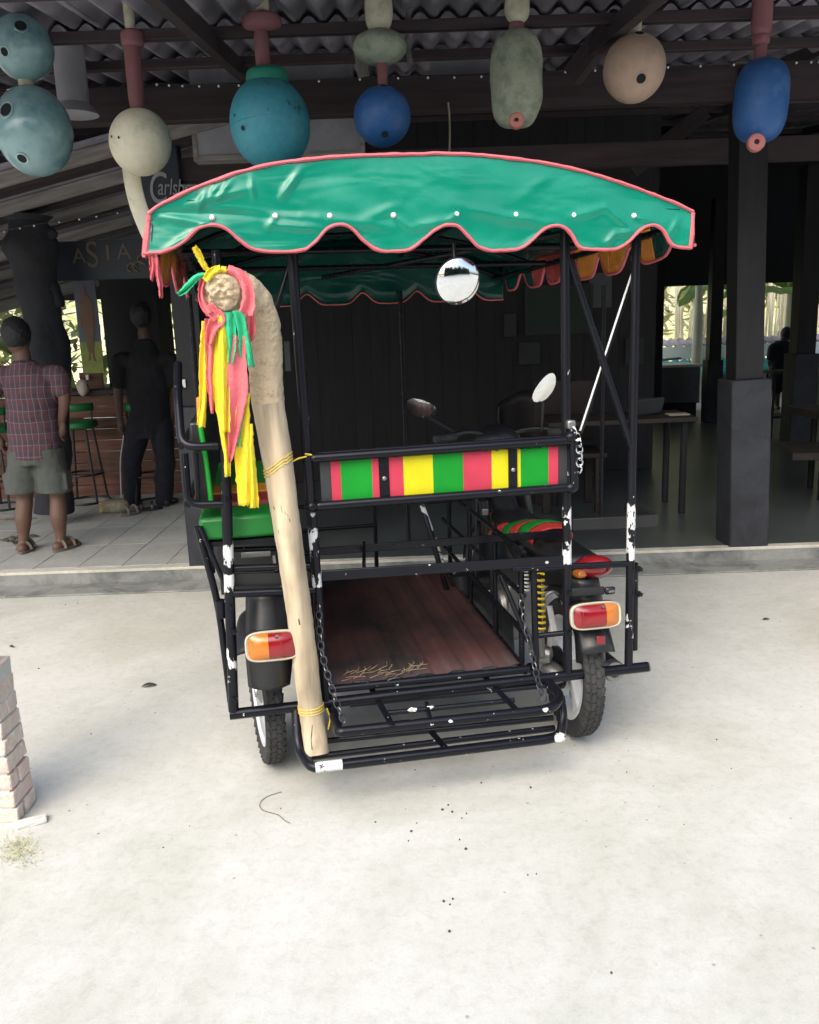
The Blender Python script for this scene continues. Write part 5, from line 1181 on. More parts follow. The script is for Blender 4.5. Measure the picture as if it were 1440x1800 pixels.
coil(946, 1010, 1105, .12, .022, 9, .0048, M['yspring'], 948); coil(922, 998, 1038, .14, .012, 6, .0035, M['whitep'], 924)
m = MB(); m.tube([V(948, 1105, .12), V(950, 1150, .14)], .018, 10); mot('damper_body', m, M['steel'])
m = MB(); m.lathe([(0, -.02), (.035, -.02), (.04, 0), (.03, .03), (0, .04)], V(955, 1150, .18), (1, -.6, 0), 16); m.lathe([(.02, 0), (.045, .01), (.04, .06), (.02, .09)], V(962, 1178, .2), (.3, -1, 0), 16); mot('hub_casting', m, M['steel'])
pipe('tie_bar', [V(942, 1118, .02), V(1000, 1112, .0)], .010, M['blackw']); pipe('upright', [V(938, 1000, .02), V(943, 1190, .0)], .012, M['black'])
m = MB(); m.tube([V(966, 1065, .25), V(975, 1112, .2)], [.012, .014], 8, flat=.5); mot('chain_stay', m, M['rim'])
m = MB(); m.grid(lambda u, v: (lambda q_: q_)(V(958+26*math.sin(u*3.14), 1035+22*v, .22)), 8, 2); m2 = MB(); m2.tube([V(955+34*(1-math.cos(a))/2, 1062-22*math.sin(a), .2) for a in [math.pi*k/8 for k in range(9)]], .006, 6); mot('chain_guard', m2, M['steel'])
# exhaust
a = V(1081, 1181, .10); m = MB(); m.lathe([(.022, .0), (.038, .0), (.041, .008), (.041, .40), (.03, .46), (.016, .5)], a, (-.02, 1, .0), 24, cap=False); mot('muffler', m, M['bplastic'])
m = MB(); m.lathe([(.0, .01), (.024, .01), (.024, -.002), (.038, -.002), (.042, .004), (.042, .03)], a, (-.02, 1, 0), 24); mot('muffler_tip', m, M['steel'])
# front: fork, front wheel, handlebar, mirrors, shield
FWY = WYr+1.22
wheel('wheel', bx, FWY, WR, .075, R(4))
for s_ in (-1, 1):
    m = MB(); m.tube([(bx+s_*.075, FWY, WR), (bx+s_*.07, FWY-.2, WR+.55)], .018, 10); mot('fork_leg', m, M['bplastic'])
mudguard(bx, FWY, 0, .31, .12, 60, 170, M['bplastic'])
m = MB(); m.grid(lambda u, v: Vector((bx+(u-.5)*.36*(1-.3*v), FWY-.30+.12*(abs(u-.5)*2)**2*-1+.12*v, WR+.05+.55*v)), 10, 6); mot('leg_shield', m, M['bplastic'], solid=.008)
hz = V(850, 762, FWY-.25).z
m = MB(); m.tube(bend([(bx-.33, FWY-.36, hz), (bx-.15, FWY-.26, hz+.02), (bx, FWY-.24, hz-.03), (bx+.15, FWY-.26, hz+.02), (bx+.33, FWY-.36, hz)], .08), .012, 10); mot('handlebar', m, M['bplastic'])
for s_ in (-1, 1): m = MB(); m.tube([(bx+s_*.23, FWY-.31, hz), (bx+s_*.34, FWY-.365, hz)], .018, 10); mot('grip', m, M['rubber'])
m = MB(); m.ball((bx, FWY-.22, hz-.05), (.12, .10, .09), 18, 12); mot('headlight_cowl', m, M['bplastic'])
def bmirror(px, py, rot, rx, rz, m_, tx_=0, base_px=None):
    Y = FWY-.33; c = V(px, py, Y); e = bpy.data.objects.new('rear_view_mirror', None); COL.objects.link(e); e.parent = TR; e.location = c; e.rotation_euler = (R(tx_), rot, 0); e.empty_display_size = .05
    n_ = 28; shp = [(math.copysign(abs(math.cos(a))**.85, math.cos(a))*rx*(1+.18*math.sin(a)), math.sin(a)*rz) for a in [2*math.pi*k/n_ for k in range(n_)]]
    mb = MB(); vs = [(x*1.06, .0, z*1.06) for x, z in shp]+[(x*.7, .03, z*.7) for x, z in shp]; mb.add(vs, [tuple(range(n_, 2*n_))]+[(i, (i+1) % n_, n_+(i+1) % n_, n_+i) for i in range(n_)]); mb.build('shell', M['bplastic'], e)
    mb = MB(); vs = [(0, -.008, 0)]+[(x*.5, -.0065, z*.5) for x, z in shp]+[(x, -.001, z) for x, z in shp]; mb.add(vs, [(0, 1+i, 1+(i+1) % n_) for i in range(n_)]+[(1+i, 1+n_+i, 1+n_+(i+1) % n_, 1+(i+1) % n_) for i in range(n_)]); mb.build('glass', m_, e)
    mb = MB(); b_ = Vector((bx+(.2 if base_px > 0 else -.2), FWY-.3, hz)); mb.tube([c+Vector((0, .02, -rz*.5)), b_], .006, 8); mb.build('mirror_stalk', M['bplastic'], TR)
bmirror(740, 718, R(22), .075, .045, M['mirror'], 30, -1); bmirror(958, 683, R(-50), .078, .05, M['mirror'], 24, 1)
# dark console gear seen below the rail
m = MB(); m.tube([V(850, 880, 1.0), V(856, 940, 1.0)], .024, 12); mot('ignition_column', m, M['bplastic']); m = MB(); m.box(V(853, 900, .965), (.03, .015, .03)); mot('switch', m, M['steel'], bevel=.003)
flatbar('cross_bar', V(745, 884, 1.1), V(832, 876, 1.1), .014, .02, M['blackw']); pipe('stay', [V(742, 888, 1.1), V(768, 960, 1.08), V(780, 1000, 1.05)], .012, M['chip'], .05); pipe('stay', [V(792, 1060, .98), V(775, 1000, 1.0), V(745, 900, 1.1)], .013, M['blackw'], .05)
m = MB(); m.tube([V(818, 1068, 1.0), V(812, 1010, 1.02)], .055, 18); mot('front_canister', m, M['bplastic'])

# round convex mirror hung in the canopy
c = V(804, 494, -.02); e = bpy.data.objects.new('round_mirror', None); COL.objects.link(e); e.parent = TR; e.location = c; e.rotation_euler = (R(14), 0, R(6)); e.empty_display_size = .05
rm = px_w(766, 843, 494, 0)/2
m = MB(); m.lathe([(rm*1.01, .0), (rm*.99, .008), (rm*.93, .011), (rm*.8, .0165), (rm*.6, .0225), (rm*.35, .0265), (rm*.15, .028), (0, .0283)], (0, 0, 0), (0, -1, 0), 48); m.build('glass', M['mirror'], e)
m = MB(); m.lathe([(0, -.03), (rm*.7, -.02), (rm*1.04, -.002), (rm*1.04, .004), (rm*1.0, .005)], (0, 0, 0), (0, -1, 0), 40); m.build('shell', M['bplastic'], e)
pipe('mirror_stalk', [c+Vector((0, .02, 0)), c+Vector((0, .04, .12))], .007, M['bplastic'])

# ------------------------------------------------------------------ canopy
def vinyl(name, col, wr=1.0):
    m = bpy.data.materials.new(name); m.use_nodes = True; N = m.node_tree.nodes; L = m.node_tree.links; b = N['Principled BSDF']
    tc = N.new('ShaderNodeTexCoord'); mp = N.new('ShaderNodeMapping'); mp.inputs['Scale'].default_value = (1, 1, 2.6); mp.inputs['Rotation'].default_value = (0, R(20), 0); L.new(tc.outputs['Object'], mp.inputs[0])
    n = N.new('ShaderNodeTexNoise'); n.inputs['Scale'].default_value = 2.6; n.inputs['Detail'].default_value = 2.5; n.inputs['Distortion'].default_value = .8; L.new(mp.outputs[0], n.inputs['Vector'])
    bp = N.new('ShaderNodeBump'); bp.inputs['Strength'].default_value = .28*wr; bp.inputs['Distance'].default_value = .05; L.new(n.outputs['Fac'], bp.inputs['Height']); L.new(bp.outputs[0], b.inputs['Normal'])
    r = N.new('ShaderNodeValToRGB'); n2 = N.new('ShaderNodeTexNoise'); n2.inputs['Scale'].default_value = 5; n2.inputs['Detail'].default_value = 6; L.new(tc.outputs['Object'], n2.inputs['Vector']); L.new(n2.outputs['Fac'], r.inputs[0])
    r.color_ramp.elements[0].position = .3; r.color_ramp.elements[1].position = .75; r.color_ramp.elements[0].color = (*[c*.86 for c in col], 1); r.color_ramp.elements[1].color = (*[min(1, c*1.14) for c in col], 1)
    L.new(r.outputs[0], b.inputs['Base Color']); rg = N.new('ShaderNodeMapRange'); rg.inputs[1].default_value = .3; rg.inputs[2].default_value = .75; rg.inputs[3].default_value = .15; rg.inputs[4].default_value = .36; L.new(n2.outputs['Fac'], rg.inputs[0]); L.new(rg.outputs[0], b.inputs['Roughness']); b.inputs['Specular IOR Level'].default_value = .5; return m
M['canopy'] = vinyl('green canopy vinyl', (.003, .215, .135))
M['canopyin'] = vinyl('orange canopy vinyl', (.75, .27, .04)); M['canopymr'] = vinyl('maroon canopy vinyl', (.45, .07, .06)); M['canopydk'] = vinyl('shade darkened green canopy vinyl', (.002, .060, .045))  # the dark green copy has the shade inside the canopy put into its colour
top_px = [(262, 378), (280, 364), (320, 344), (360, 327), (430, 303), (500, 288), (600, 278), (700, 274.5), (790, 273), (870, 278), (960, 290), (1040, 308), (1110, 331), (1170, 353), (1217, 374)]
sc = [(255, 447), (290, 443), (320, 429), (345, 406), (370, 397), (395, 402), (420, 422), (445, 439), (480, 444), (528, 442), (550, 430), (575, 404), (595, 396), (617, 402), (642, 427), (668, 442), (700, 443), (722, 439), (742, 424), (765, 405), (785, 397), (806, 400), (825, 419), (846, 438), (880, 442), (913, 438), (933, 425), (952, 407), (972, 398), (990, 401), (1005, 415), (1018, 436), (1050, 440), (1085, 438), (1105, 425), (1125, 405), (1145, 397), (1163, 405), (1174, 424), (1185, 434), (1212, 438)]
YC = -.06
tp = [V(x, y, YC) for x, y in top_px]; sp = [V(x, y, YC-.012) for x, y in sc]
def interp(P, x):
    if x <= P[0].x: return P[0].z
    for a_, b_ in zip(P, P[1:]):
        if x <= b_.x: return a_.z+(b_.z-a_.z)*(x-a_.x)/(b_.x-a_.x)
    return P[-1].z
tps = spline(tp, 6); sps = spline(sp, 5)
XL, XRt = tp[0].x, tp[-1].x
CRE = []
for (x0, y0, x1, y1, am, wd) in ((272, 378, 400, 402, 7, 6), (275, 374, 520, 376, -6, 7), (390, 368, 560, 384, 6, 7), (292, 440, 350, 405, 7, 6), (362, 336, 350, 368, 6, 5), (388, 318, 368, 348, 6, 5), (412, 308, 384, 350, 6, 5), (441, 306, 446, 350, 6, 5), (530, 296, 494, 348, 9, 6), (330, 362, 440, 332, 5, 6), (560, 384, 690, 400, 5, 9), (470, 395, 560, 402, 6, 8), (1062, 430, 1078, 412, 7, 6), (1078, 412, 1108, 410, 7, 6), (1000, 384, 1062, 366, 6, 8), (1062, 366, 1104, 402, 6, 7), (830, 372, 960, 396, 5, 9), (720, 402, 790, 388, 5, 8), (910, 350, 975, 300, 3, 10), (640, 385, 700, 362, 5, 8), (373, 384, 350, 404, 4, 5), (484, 382, 470, 405, 4, 5), (692, 380, 720, 405, 4, 5), (803, 378, 780, 394, 4, 5), (1115, 382, 1150, 392, 5, 5), (1190, 385, 1170, 420, 5, 6)):
    p_, q_ = V(x0, y0, YC), V(x1, y1, YC); CRE.append((p_.x, p_.z, q_.x, q_.z, am*.001, wd*.0018))
def crease(x, z):
    t = 0
    for (x0, z0, x1, z1, am, wd) in CRE:
        dx, dz = x1-x0, z1-z0; L2_ = dx*dx+dz*dz; k = ((x-x0)*dx+(z-z0)*dz)/L2_; kc = max(0, min(1, k)); d2 = (x-x0-kc*dx)**2+(z-z0-kc*dz)**2
        if d2 < (3*wd)**2: t += am*math.exp(-d2/(wd*wd))*math.sin(math.pi*(.12+.76*kc))
    return t
def wrinkle(x, z): return -crease(x, z)+.008*noise.noise((x*2.2, z*7, 1.3))+.003*noise.noise((x*7, z*12+x*6, 4.1))
NU = 420
def vz(u, v):
    x0 = sps[0].x+(sps[-1].x-sps[0].x)*u; xt = XL+(XRt-XL)*u; zt_ = interp(tps, xt); zb_ = interp(sps, x0); x = xt+(x0-xt)*v
    zz = zt_+(zb_-zt_)*v
    drop = max(0, v-.3); return Vector((x, YC-.004-.012*v+wrinkle(x, zz)*min(1, v*5, (1.04-v)*8)*1.1-.012*math.sin(u*19*math.pi)*0, zz))
can = bpy.data.objects.new('canopy', None); COL.objects.link(can); can.parent = TR; can.empty_display_size = .1
m = MB(); m.grid(vz, NU, 46); m.build('rear_valance', M['canopy'], can, solid=.002)
def trim(name, fn, n_, r_=.0065, mm=None, close=False):
    mb = MB(); mb.tube([fn(k/n_)+Vector((0, .0015*noise.noise((k*.31, r_, 2)), .0022*noise.noise((k*.23, 4, r_)))) for k in range(n_+1)], [r_*(1+.28*noise.noise((k*.17, 1, 9))+.12*noise.noise((k*.9, 1, 9))) for k in range(n_+1)], 7, flat=.7); return mb.build(name, mm or M['pinktrim'], can)
trim('scallop_trim', lambda u: vz(u, 1)+Vector((0, -.002, .002)), 260, .0078)
trim('top_trim', lambda u: vz(u, 0)+Vector((0, -.001, .004)), 160, .0085)
trim('edge_trim', lambda v: vz(0, v)+Vector((-.0, -.002, 0)), 14, .0075); trim('edge_trim', lambda v: vz(1, v)+Vector((0, -.002, 0)), 14, .0075)
# stitched seam (a sewn fold, real relief)
sm = [(328, 352), (450, 355), (620, 355), (800, 356), (960, 359), (1100, 364), (1196, 368)]; smp = spline([V(x, y, YC-.009) for x, y in sm], 14)
mb = MB(); mb.tube([Vector((q_.x, YC-.006+wrinkle(q_.x, q_.z)*.9, q_.z)) for q_ in smp], .0022, 6); mb.build('seam', M['canopydk'], can)
for (x, y) in ((373, 382), (484, 379), (580, 379), (692, 378), (803, 376), (907, 377), (1009, 378), (1115, 379)):
    q = V(x, y, YC-.014); mb = MB(); mb.lathe([(0, .007), (.005, .006), (.0085, .002), (.009, -.004)], q, (0, -1, .1), 12); mb.build('rivet', M['whitep'], can)
# top sheet
CL = 2.15
def topz(u): return interp(tps, XL+(XRt-XL)*u)
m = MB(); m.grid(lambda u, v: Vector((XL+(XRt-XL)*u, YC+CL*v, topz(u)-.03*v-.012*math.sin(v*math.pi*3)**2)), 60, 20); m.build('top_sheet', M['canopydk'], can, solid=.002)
def rail_at(u): return topz(u)-.045
for y_ in (.0, .7, 1.4, 2.06):
    pipe('roof_bow', [(XL+(XRt-XL)*u, y_, rail_at(u)-.02*y_) for u in [.02+.96*k/14 for k in range(15)]], .011, M['black'], round_=False)
for u in (.03, .33, .66, .97): pipe('roof_rail', [(XL+(XRt-XL)*u, -.02, rail_at(u)-.02), (XL+(XRt-XL)*u, 2.08, rail_at(u)-.06)], .012, M['black'])
for (u, y_) in ((.05, .35), (.05, 1.2)): pipe('cross_bar', [(XL+.06, y_, rail_at(.03)-.06), (XRt-.06, y_, rail_at(.03)-.06)], .012, M['black'])
pipe('cross_bar', [(.45, 1.9, rail_at(.03)-.06), (R1t.x, .0, rail_at(.03)-.05)], .012, M['black'])
# side and front skirts
ZS0, ZS1 = V(262, 378, YC).z, V(258, 446, YC).z
def skirt(name, x, y0, y1, mm, per, ph=0.0, ztop=None, zlow=None, xdir=0):
    n_ = int(abs(y1-y0)/.012)+2; zt_ = ztop if ztop else ZS0-.01; zl = zlow if zlow else ZL_
    def f(u, v):
        s_ = y0+(y1-y0)*u; t_ = ((s_/per+ph) % 1.0); arch = math.exp(-((t_-.5)/.17)**2); zb_ = zl+.05*(1-min(1, max(0, s_/.5)))+.085*arch
        return Vector((x+.012*math.sin(s_*9)*v+.02*v*xdir, s_, zt_+(zb_-zt_)*v))
    mb = MB(); mb.grid(f, n_, 5); mb.build(name, mm, can, solid=.002)
    mb = MB(); mb.tube([f(k/n_, 1) for k in range(n_+1)], .006, 6); mb.build('scallop_trim', M['pinktrim'], can)
ZL_ = ZS1-.055
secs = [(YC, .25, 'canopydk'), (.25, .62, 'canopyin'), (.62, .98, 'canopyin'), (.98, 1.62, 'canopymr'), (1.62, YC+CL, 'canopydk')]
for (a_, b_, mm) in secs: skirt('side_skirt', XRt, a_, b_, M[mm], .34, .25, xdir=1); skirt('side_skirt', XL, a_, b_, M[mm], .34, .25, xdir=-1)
# front skirt
zf = V(640, 534, YC+CL).z; zft = zf+.17
n_ = 260
def fs_(u, v):
    x = XL+(XRt-XL)*u; t_ = ((x/.31+.3) % 1.0); arch = math.exp(-((t_-.5)/.17)**2); zb_ = zf+.06*arch; zt_ = topz(u)-.03; return Vector((x, YC+CL+.004*math.sin(x*20)*v, zt_+(zb_-zt_)*v))
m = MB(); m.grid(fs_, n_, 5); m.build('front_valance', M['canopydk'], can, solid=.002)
trim('scallop_trim', lambda u: fs_(u, 1), n_, .006)
# loose corner flap
m = MB(); m.grid(lambda u, v: V(254+13*u-(0 if v else -6)*(1-u), 392+56*v, YC-.01+.03*(1-u)), 2, 3); m.build('corner_flap', M['canopydk'], can, solid=.002)
mb = MB(); mb.tube([V(262, 384, YC-.005), V(255, 415, YC+.02), V(252, 446, YC+.02), V(270, 448, YC-.01)], .0055, 6); mb.build('corner_trim', M['pinktrim'], can)

# ================================================================== THE POLE AND ITS RIBBONS (things standing on / hanging from the tricycle)
pb = VZ(557, 1322, SZ+.02)
pole_px = [(557, 1326, pb.y), (549, 1262, pb.y+.04), (536, 1160, pb.y*.62), (521, 1040, pb.y*.45-.02), (505, 930, -.085), (491, 830, -.075), (477, 745, -.075), (468, 680, -.078), (465, 620, -.08), (461, 572, -.085), (449, 535, -.10), (428, 514, -.13), (405, 508, -.17), (388, 513, -.225)]
rad_px = [21, 21.5, 22, 22.5, 24, 26, 27.5, 29, 30, 31, 32, 33, 35, 33.5]
pts = []; rds = []
for (x, y, Y_), r_ in zip(pole_px, rad_px):
    q = V(x, y, Y_); k = (toW(q)-C0).dot(FW)/FPX; pts.append(q); rds.append(r_*k)
P_ = spline(pts, 7); rr = []
for i in range(len(P_)):
    k = min(i//7, len(rds)-2); t_ = i/7-k; rr.append(rds[k]*(1-t_)+rds[k+1]*t_)
# subdivide finer, split bark / peeled
def resample(P, rr, n_):
    L_ = [0]
    for i in range(1, len(P)): L_.append(L_[-1]+(P[i]-P[i-1]).length)
    o1, o2 = [], []
    for k in range(n_+1):
        s_ = L_[-1]*k/n_; i = 0
        while i < len(P)-2 and L_[i+1] < s_: i += 1
        t_ = (s_-L_[i])/max(1e-9, L_[i+1]-L_[i]); o1.append(P[i].lerp(P[i+1], t_)); o2.append(rr[i]*(1-t_)+rr[i+1]*t_)
    return o1, o2, L_[-1]
P2, r2, tot = resample(P_, rr, 220)
pole = thing('wooden_pole', 'tall bent driftwood pole with a knobbed head tied to the rear of the tricycle', 'pole', toW(pts[0]))
def toP(q): return toW(q)-pole.location
P2 = [toP(q) for q in P2]
def idx_px(py):
    best = (1e9, 0)
    for i, c_ in enumerate(P2):
        d_ = c_+pole.location-C0; yy = 900-FPX*d_.dot(UP)/d_.dot(FW)
        if abs(yy-py) < best[0]: best = (abs(yy-py), i)
    return best[1]
split = idx_px(705)
def deform(m, seg, base, rough_a, ring_f, n0):
    for i in range(len(m.v)):
        ring = i//seg
        if ring >= len(base): continue
        c_ = base[ring]; q = Vector(m.v[i]); d_ = q-c_; ang = (i % seg)/seg*6.28
        nn = noise.noise(q*9)*.05+noise.noise(q*40)*rough_a+noise.noise(Vector((ring*ring_f, math.cos(ang)*.8, math.sin(ang)*.8)))*rough_a*.9
        m.v[i] = tuple(c_+d_*(1+nn))
seg = 40
m = MB(); m.tube(P2[:split+1], r2[:split+1], seg); deform(m, seg, P2[:split+1], .028, .10, 0)
m.build('shaft', M['wood'], pole)
# cracks: long narrow grooves as dark slivers sunk in the surface
m = MB(); m.tube(P2[split:], [r_*1.01 for r_ in r2[split:]], seg); deform(m, seg, P2[split:], .055, .55, 0); m.build('knobbed_head', M['woodr'], pole)
endc = P2[-1]; ed = (P2[-1]-P2[-6]).normalized()
m = MB(); er = r2[-1]; u_ = ed.orthogonal().normalized(); w_2 = ed.cross(u_); nn_ = 18; vs = []
for i in range(nn_+1):
    rr_ = er*1.03*i/nn_
    for k in range(40):
        a = 6.28318*k/40; q = endc+u_*math.cos(a)*rr_+w_2*math.sin(a)*rr_; h_ = .026*math.sqrt(max(0, 1-(i/nn_)**2))+(.016*noise.noise(q*45)+.010*noise.noise(q*95))*(1 if i < nn_ else .1); vs.append(q+ed*h_)
m.add(vs, [(i*40+k, i*40+(k+1) % 40, (i+1)*40+(k+1) % 40, (i+1)*40+k) for i in range(nn_) for k in range(40)]); m.build('end_face', M['woodr'], pole)
M['crack'] = mat('wood crack', (.12, .08, .05), .9)
def crack(pl_, w_=.0012):
    mb = MB(); P = []
    for (x, y) in pl_:
        # depth: on the pole's front surface
        best = None
        for c_, r_ in zip(P2, r2):
            cw = c_+pole.location; d_ = bearing(x, y).normalized(); t_ = (cw-C0).dot(d_); q = C0+d_*t_; dist = (q-cw).length
            if best is None or dist < best[0]: best = (dist, q, r_, d_)
        dist, q, r_, d_ = best; P.append(q-d_*math.sqrt(max(0, r_*r_-min(dist, r_*.95)**2))*.985-pole.location)
    P = spline(P, 4); mb.tube(P, w_, 5); return mb.build('crack', M['crack'], pole)
crack([(480, 830), (490, 870), (496, 900), (503, 945), (512, 985), (518, 1020), (526, 1070), (530, 1110)]); crack([(546, 1250), (549, 1275), (547, 1300), (549, 1318)], .002)
crack([(492, 770), (496, 800), (497, 812)], .0007); crack([(470, 760), (471, 790), (474, 806)], .0009); crack([(506, 880), (509, 905), (514, 930)], .0007); crack([(512, 1150), (520, 1185), (524, 1220)], .0007); crack([(552, 1120), (555, 1150), (559, 1178)], .0007)
for (x, y) in ((500, 898), (505, 904), (508, 911), (481, 890), (489, 932), (470, 772), (497, 860), (538, 1000), (514, 1052)): crack([(x, y), (x+2, y+6)], .0016)
crack([(473, 745), (476, 765), (478, 790), (481, 835)], .0008); crack([(524, 1080), (527, 1098)], .004)
# strings round the pole
def on_pole(i, a, off=1.04): c_ = P2[i]; t_ = (P2[min(i+1, 220)]-P2[i-1]).normalized(); s_ = Vector((1, 0, 0)); s_ = (s_-t_*s_.dot(t_)).normalized(); f_ = t_.cross(s_); return c_+(s_*math.cos(a)+f_*math.sin(a))*r2[i]*off
def idx_at(py):
    best = (1e9, 0)
    for i, c_ in enumerate(P2):
        d_ = c_+pole.location-C0; yy = 900-FPX*d_.dot(UP)/d_.dot(FW)
        if abs(yy-py) < best[0]: best = (abs(yy-py), i)
    return best[1]
M['ytie'] = mat('yellow plastic string', (.75, .55, .05), .45)
def tie(lab, py, tail, slope=0.0):
    i0 = idx_at(py); t = thing('tie_string', lab, 'string', P2[i0]+pole.location)
    off = -P2[i0]
    for j in range(3):
        loop = [on_pole(max(1, min(219, i0+int(round(slope*math.cos(a)))+j-1)), a, 1.05) + off for a in [2*math.pi*k/24 for k in range(24)]]
        mb = MB(); mb.tube([q_+Vector((0, 0, (j-1)*.0025)) for q_ in loop], .0015, 6, closed=True); mb.build('loop', M['ytie'], t)
    mb = MB(); mb.tube(spline([toW(q_)-t.location for q_ in tail], 5), .0026, 6); mb.build('tail', M['ytie'], t)
    return t
tie('yellow string tying the pole high to the inner frame post', 817, [V(508, 815, -.09), V(525, 806, -.06), V(548, 800, -.04), V(536, 798, -.03)], 3)
tie('yellow string tying the pole foot to the folding rack', 1244, [V(575, 1246, pb.y+.03), V(580, 1262, pb.y+.04), V(577, 1282, pb.y+.04)], 0)
tie_o = rope('second loose yellow string end beside the left chain', [(0, 0)]*3, .002, 3) if False else None

def ribbon(lab, path, wpx, m_, Y0=-.20, Y1=None, ragged=.15, ph=0.0, twist=0.0):
    # path: bearings down the ribbon's middle; wpx: width there in the photo's scale; hangs at local depth Y0..Y1
    n_ = 26; Y1 = Y0 if Y1 is None else Y1; c = [V(x, y, Y0+(Y1-Y0)*k/(len(path)-1)) for k, (x, y) in enumerate(path)]; P = spline(c, 8); P, _, tt = resample(P, [0]*len(P), n_)
    k_ = (toW(P[0])-C0).dot(FW)/FPX
    def wd(t_): s_ = t_*(len(wpx)-1); i = min(int(s_), len(wpx)-2); return (wpx[i]*(1-(s_-i))+wpx[i+1]*(s_-i))*k_
    org = toW(P[0]); mb = MB(); nu = 8; vs = []
    for j, q in enumerate(P):
        t_ = j/n_; w_ = wd(t_); tg = (P[min(j+1, n_)]-P[max(j-1, 0)]).normalized(); s_ = tg.cross(Vector((0, -1, 0)))
        s_ = s_.normalized() if s_.length > .2 else Vector((1, 0, 0))
        if s_.x < 0: s_ = -s_
        s_ = (s_*math.cos(twist*t_)+Vector((0, 1, 0))*math.sin(twist*t_))
        for i in range(nu+1):
            u = i/nu-.5; fold = .010*math.sin(u*7+ph+t_*3)*min(1, .3+t_)+.004*noise.noise((u*3+ph, t_*6, ph)); edge = .0045*noise.noise((t_*55, ph, 5+math.copysign(1, u)))*(1 if i in (0, nu) else 0)
            vs.append(toW(q+s_*(u*w_+edge)+Vector((0, fold, 0))+(tg*ragged*w_*noise.noise((i*.9, ph, 7.7))*2 if j == n_ else Vector((0, 0, 0))))-org)
    mb.add(vs, [(j*(nu+1)+i, j*(nu+1)+i+1, (j+1)*(nu+1)+i+1, (j+1)*(nu+1)+i) for j in range(n_) for i in range(nu)])
    o = mb.build('cloth_ribbon', m_, solid=.0014); o.location = org; return tag(o, lab, 'ribbon', 'cloth ribbons tied to the pole head')
Yc, Pc, Gc = M['yellowc'], M['pinkc'], M['greenc']
ribbon('long yellow ribbon at the far left of the bunch', [(362, 565), (358, 610), (357, 660), (357, 705), (353, 750)], [14, 13, 14, 13, 15], Yc, -.20, -.16, ph=1)
ribbon('pink ribbon between the two left yellow ones', [(366, 560), (368, 600), (368, 650), (371, 690), (373, 727)], [12, 15, 13, 11, 5], Pc, -.205, -.18, ph=2)
ribbon('long yellow ribbon ending in a thin pinched tip', [(378, 575), (383, 640), (388, 700), (394, 760), (399, 800), (400, 838)], [20, 26, 26, 18, 12, 11], Yc, -.20, -.17, ph=3)
ribbon('yellow ribbon left of the green strip, hanging from below the head', [(390, 552), (392, 600), (394, 650), (396, 700), (398, 760)], [14, 17, 17, 16, 14], Yc, -.225, -.20, ph=4)
ribbon('narrow dark green ribbon in the middle of the bunch', [(402, 548), (406, 580), (408, 605), (406, 640)], [22, 18, 14, 8], Gc, -.228, -.21, ph=5)
ribbon('widest pink ribbon tapering to a point low down', [(420, 590), (416, 640), (418, 690), (413, 740), (408, 790), (404, 812)], [22, 36, 38, 28, 18, 5], Pc, -.215, -.17, ph=6)
ribbon('bright green ribbon lying over the pole shaft', [(418, 545), (425, 575), (431, 610), (436, 645)], [20, 17, 22, 24], Gc, -.235, -.20, ph=7)
ribbon('widest yellow ribbon, lowest of the bunch, split at the end', [(428, 690), (426, 740), (428, 800), (430, 850), (432, 888)], [22, 26, 30, 30, 26], Yc, -.185, -.15, ph=8, ragged=.1)
ribbon('narrow yellow ribbon beside the split yellow one', [(437, 745), (440, 800), (445, 850), (447, 893)], [14, 15, 15, 16], Yc, -.175, -.15, ph=9, ragged=.1)
ribbon('small green ribbon end peeping out between pink and yellow', [(424, 730), (422, 760), (420, 784)], [12, 11, 10], Gc, -.178, -.165, ph=10)
ribbon('pink ribbon draped over the right side of the pole head', [(400, 473), (422, 482), (434, 505), (437, 530), (432, 552)], [16, 19, 22, 22, 26], Pc, -.245, -.245, ph=11)
ribbon('pink ribbon piece hanging right of the head to mid neck', [(438, 535), (440, 560), (442, 580), (441, 600)], [18, 16, 15, 8], Pc, -.215, -.19, ph=12)
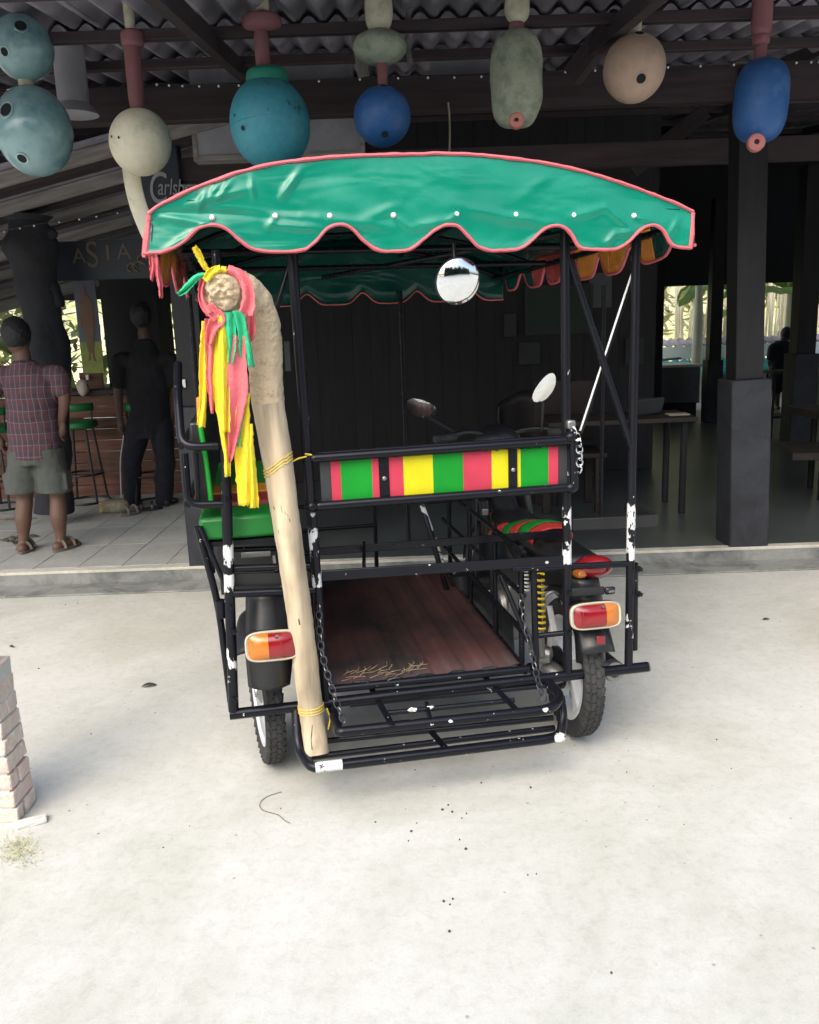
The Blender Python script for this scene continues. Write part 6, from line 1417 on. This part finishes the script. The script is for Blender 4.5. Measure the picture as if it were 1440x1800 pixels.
ribbon('pink ribbon gathered under the pole head', [(366, 535), (378, 552), (386, 560), (374, 575), (368, 605)], [16, 24, 24, 18, 10], Pc, -.235, -.215, ph=13)
ribbon('pink ribbon round the left rim of the pole head', [(372, 478), (357, 492), (353, 515), (358, 535), (370, 552)], [8, 9, 9, 12, 16], Pc, -.215, -.235, ph=14)
ribbon('yellow ribbon knotted across the top of the pole head', [(360, 493), (372, 480), (386, 474), (398, 475)], [10, 15, 17, 12], Yc, -.25, -.245, ph=15)
ribbon('stiff yellow ribbon end sticking up above the head', [(366, 476), (357, 463), (349, 447), (341, 434)], [8, 10, 12, 9], Yc, -.235, -.25, ph=16)
ribbon('teal green ribbon end sticking out to the left', [(362, 482), (348, 486), (335, 498), (324, 510), (314, 518)], [6, 11, 12, 12, 7], Gc, -.235, -.25, ph=17, ragged=.6)
ribbon('pale green ribbon on the back curve of the pole head', [(428, 478), (438, 492), (444, 508), (446, 522)], [8, 9, 8, 6], Gc, -.175, -.15, ph=18)
for (pth, wp, lab, ph_) in (([(265, 450), (268, 472), (266, 492)], [7, 8, 5], 'short frayed pink rag under the left canopy corner', 21), ([(274, 452), (277, 480), (282, 505), (283, 523)], [9, 9, 9, 6], 'longer frayed pink rag under the left canopy corner', 22)):
    o = ribbon(lab, pth, wp, M['pinktrim'], YC-.01, YC+.0, ragged=.5, ph=ph_); o['group'] = 'frayed rags on the canopy corner'; o.name = 'frayed_rag'
# straw wisps on the floor's rear edge
m = MB()
for _ in range(30):
    q = Vector((random.uniform(fl_x0+.03, fl_x0+.34), random.gauss(.06, .035), FLZ+.012)); a = random.uniform(-.8, .8); l_ = random.uniform(.02, .08)
    P = [toW(q), toW(q+Vector((math.cos(a)*l_*.5, math.sin(a)*l_*.5, random.uniform(.002, .012)))), toW(q+Vector((math.cos(a+.5)*l_, math.sin(a+.5)*l_, 0)))]; m.tube(P, .0011, 4)
tag(m.build('straw', mat('dry straw', (.30, .23, .13), .9)), 'wisps of dry straw on the rear edge of the tricycle floor', 'straw', kind='stuff')
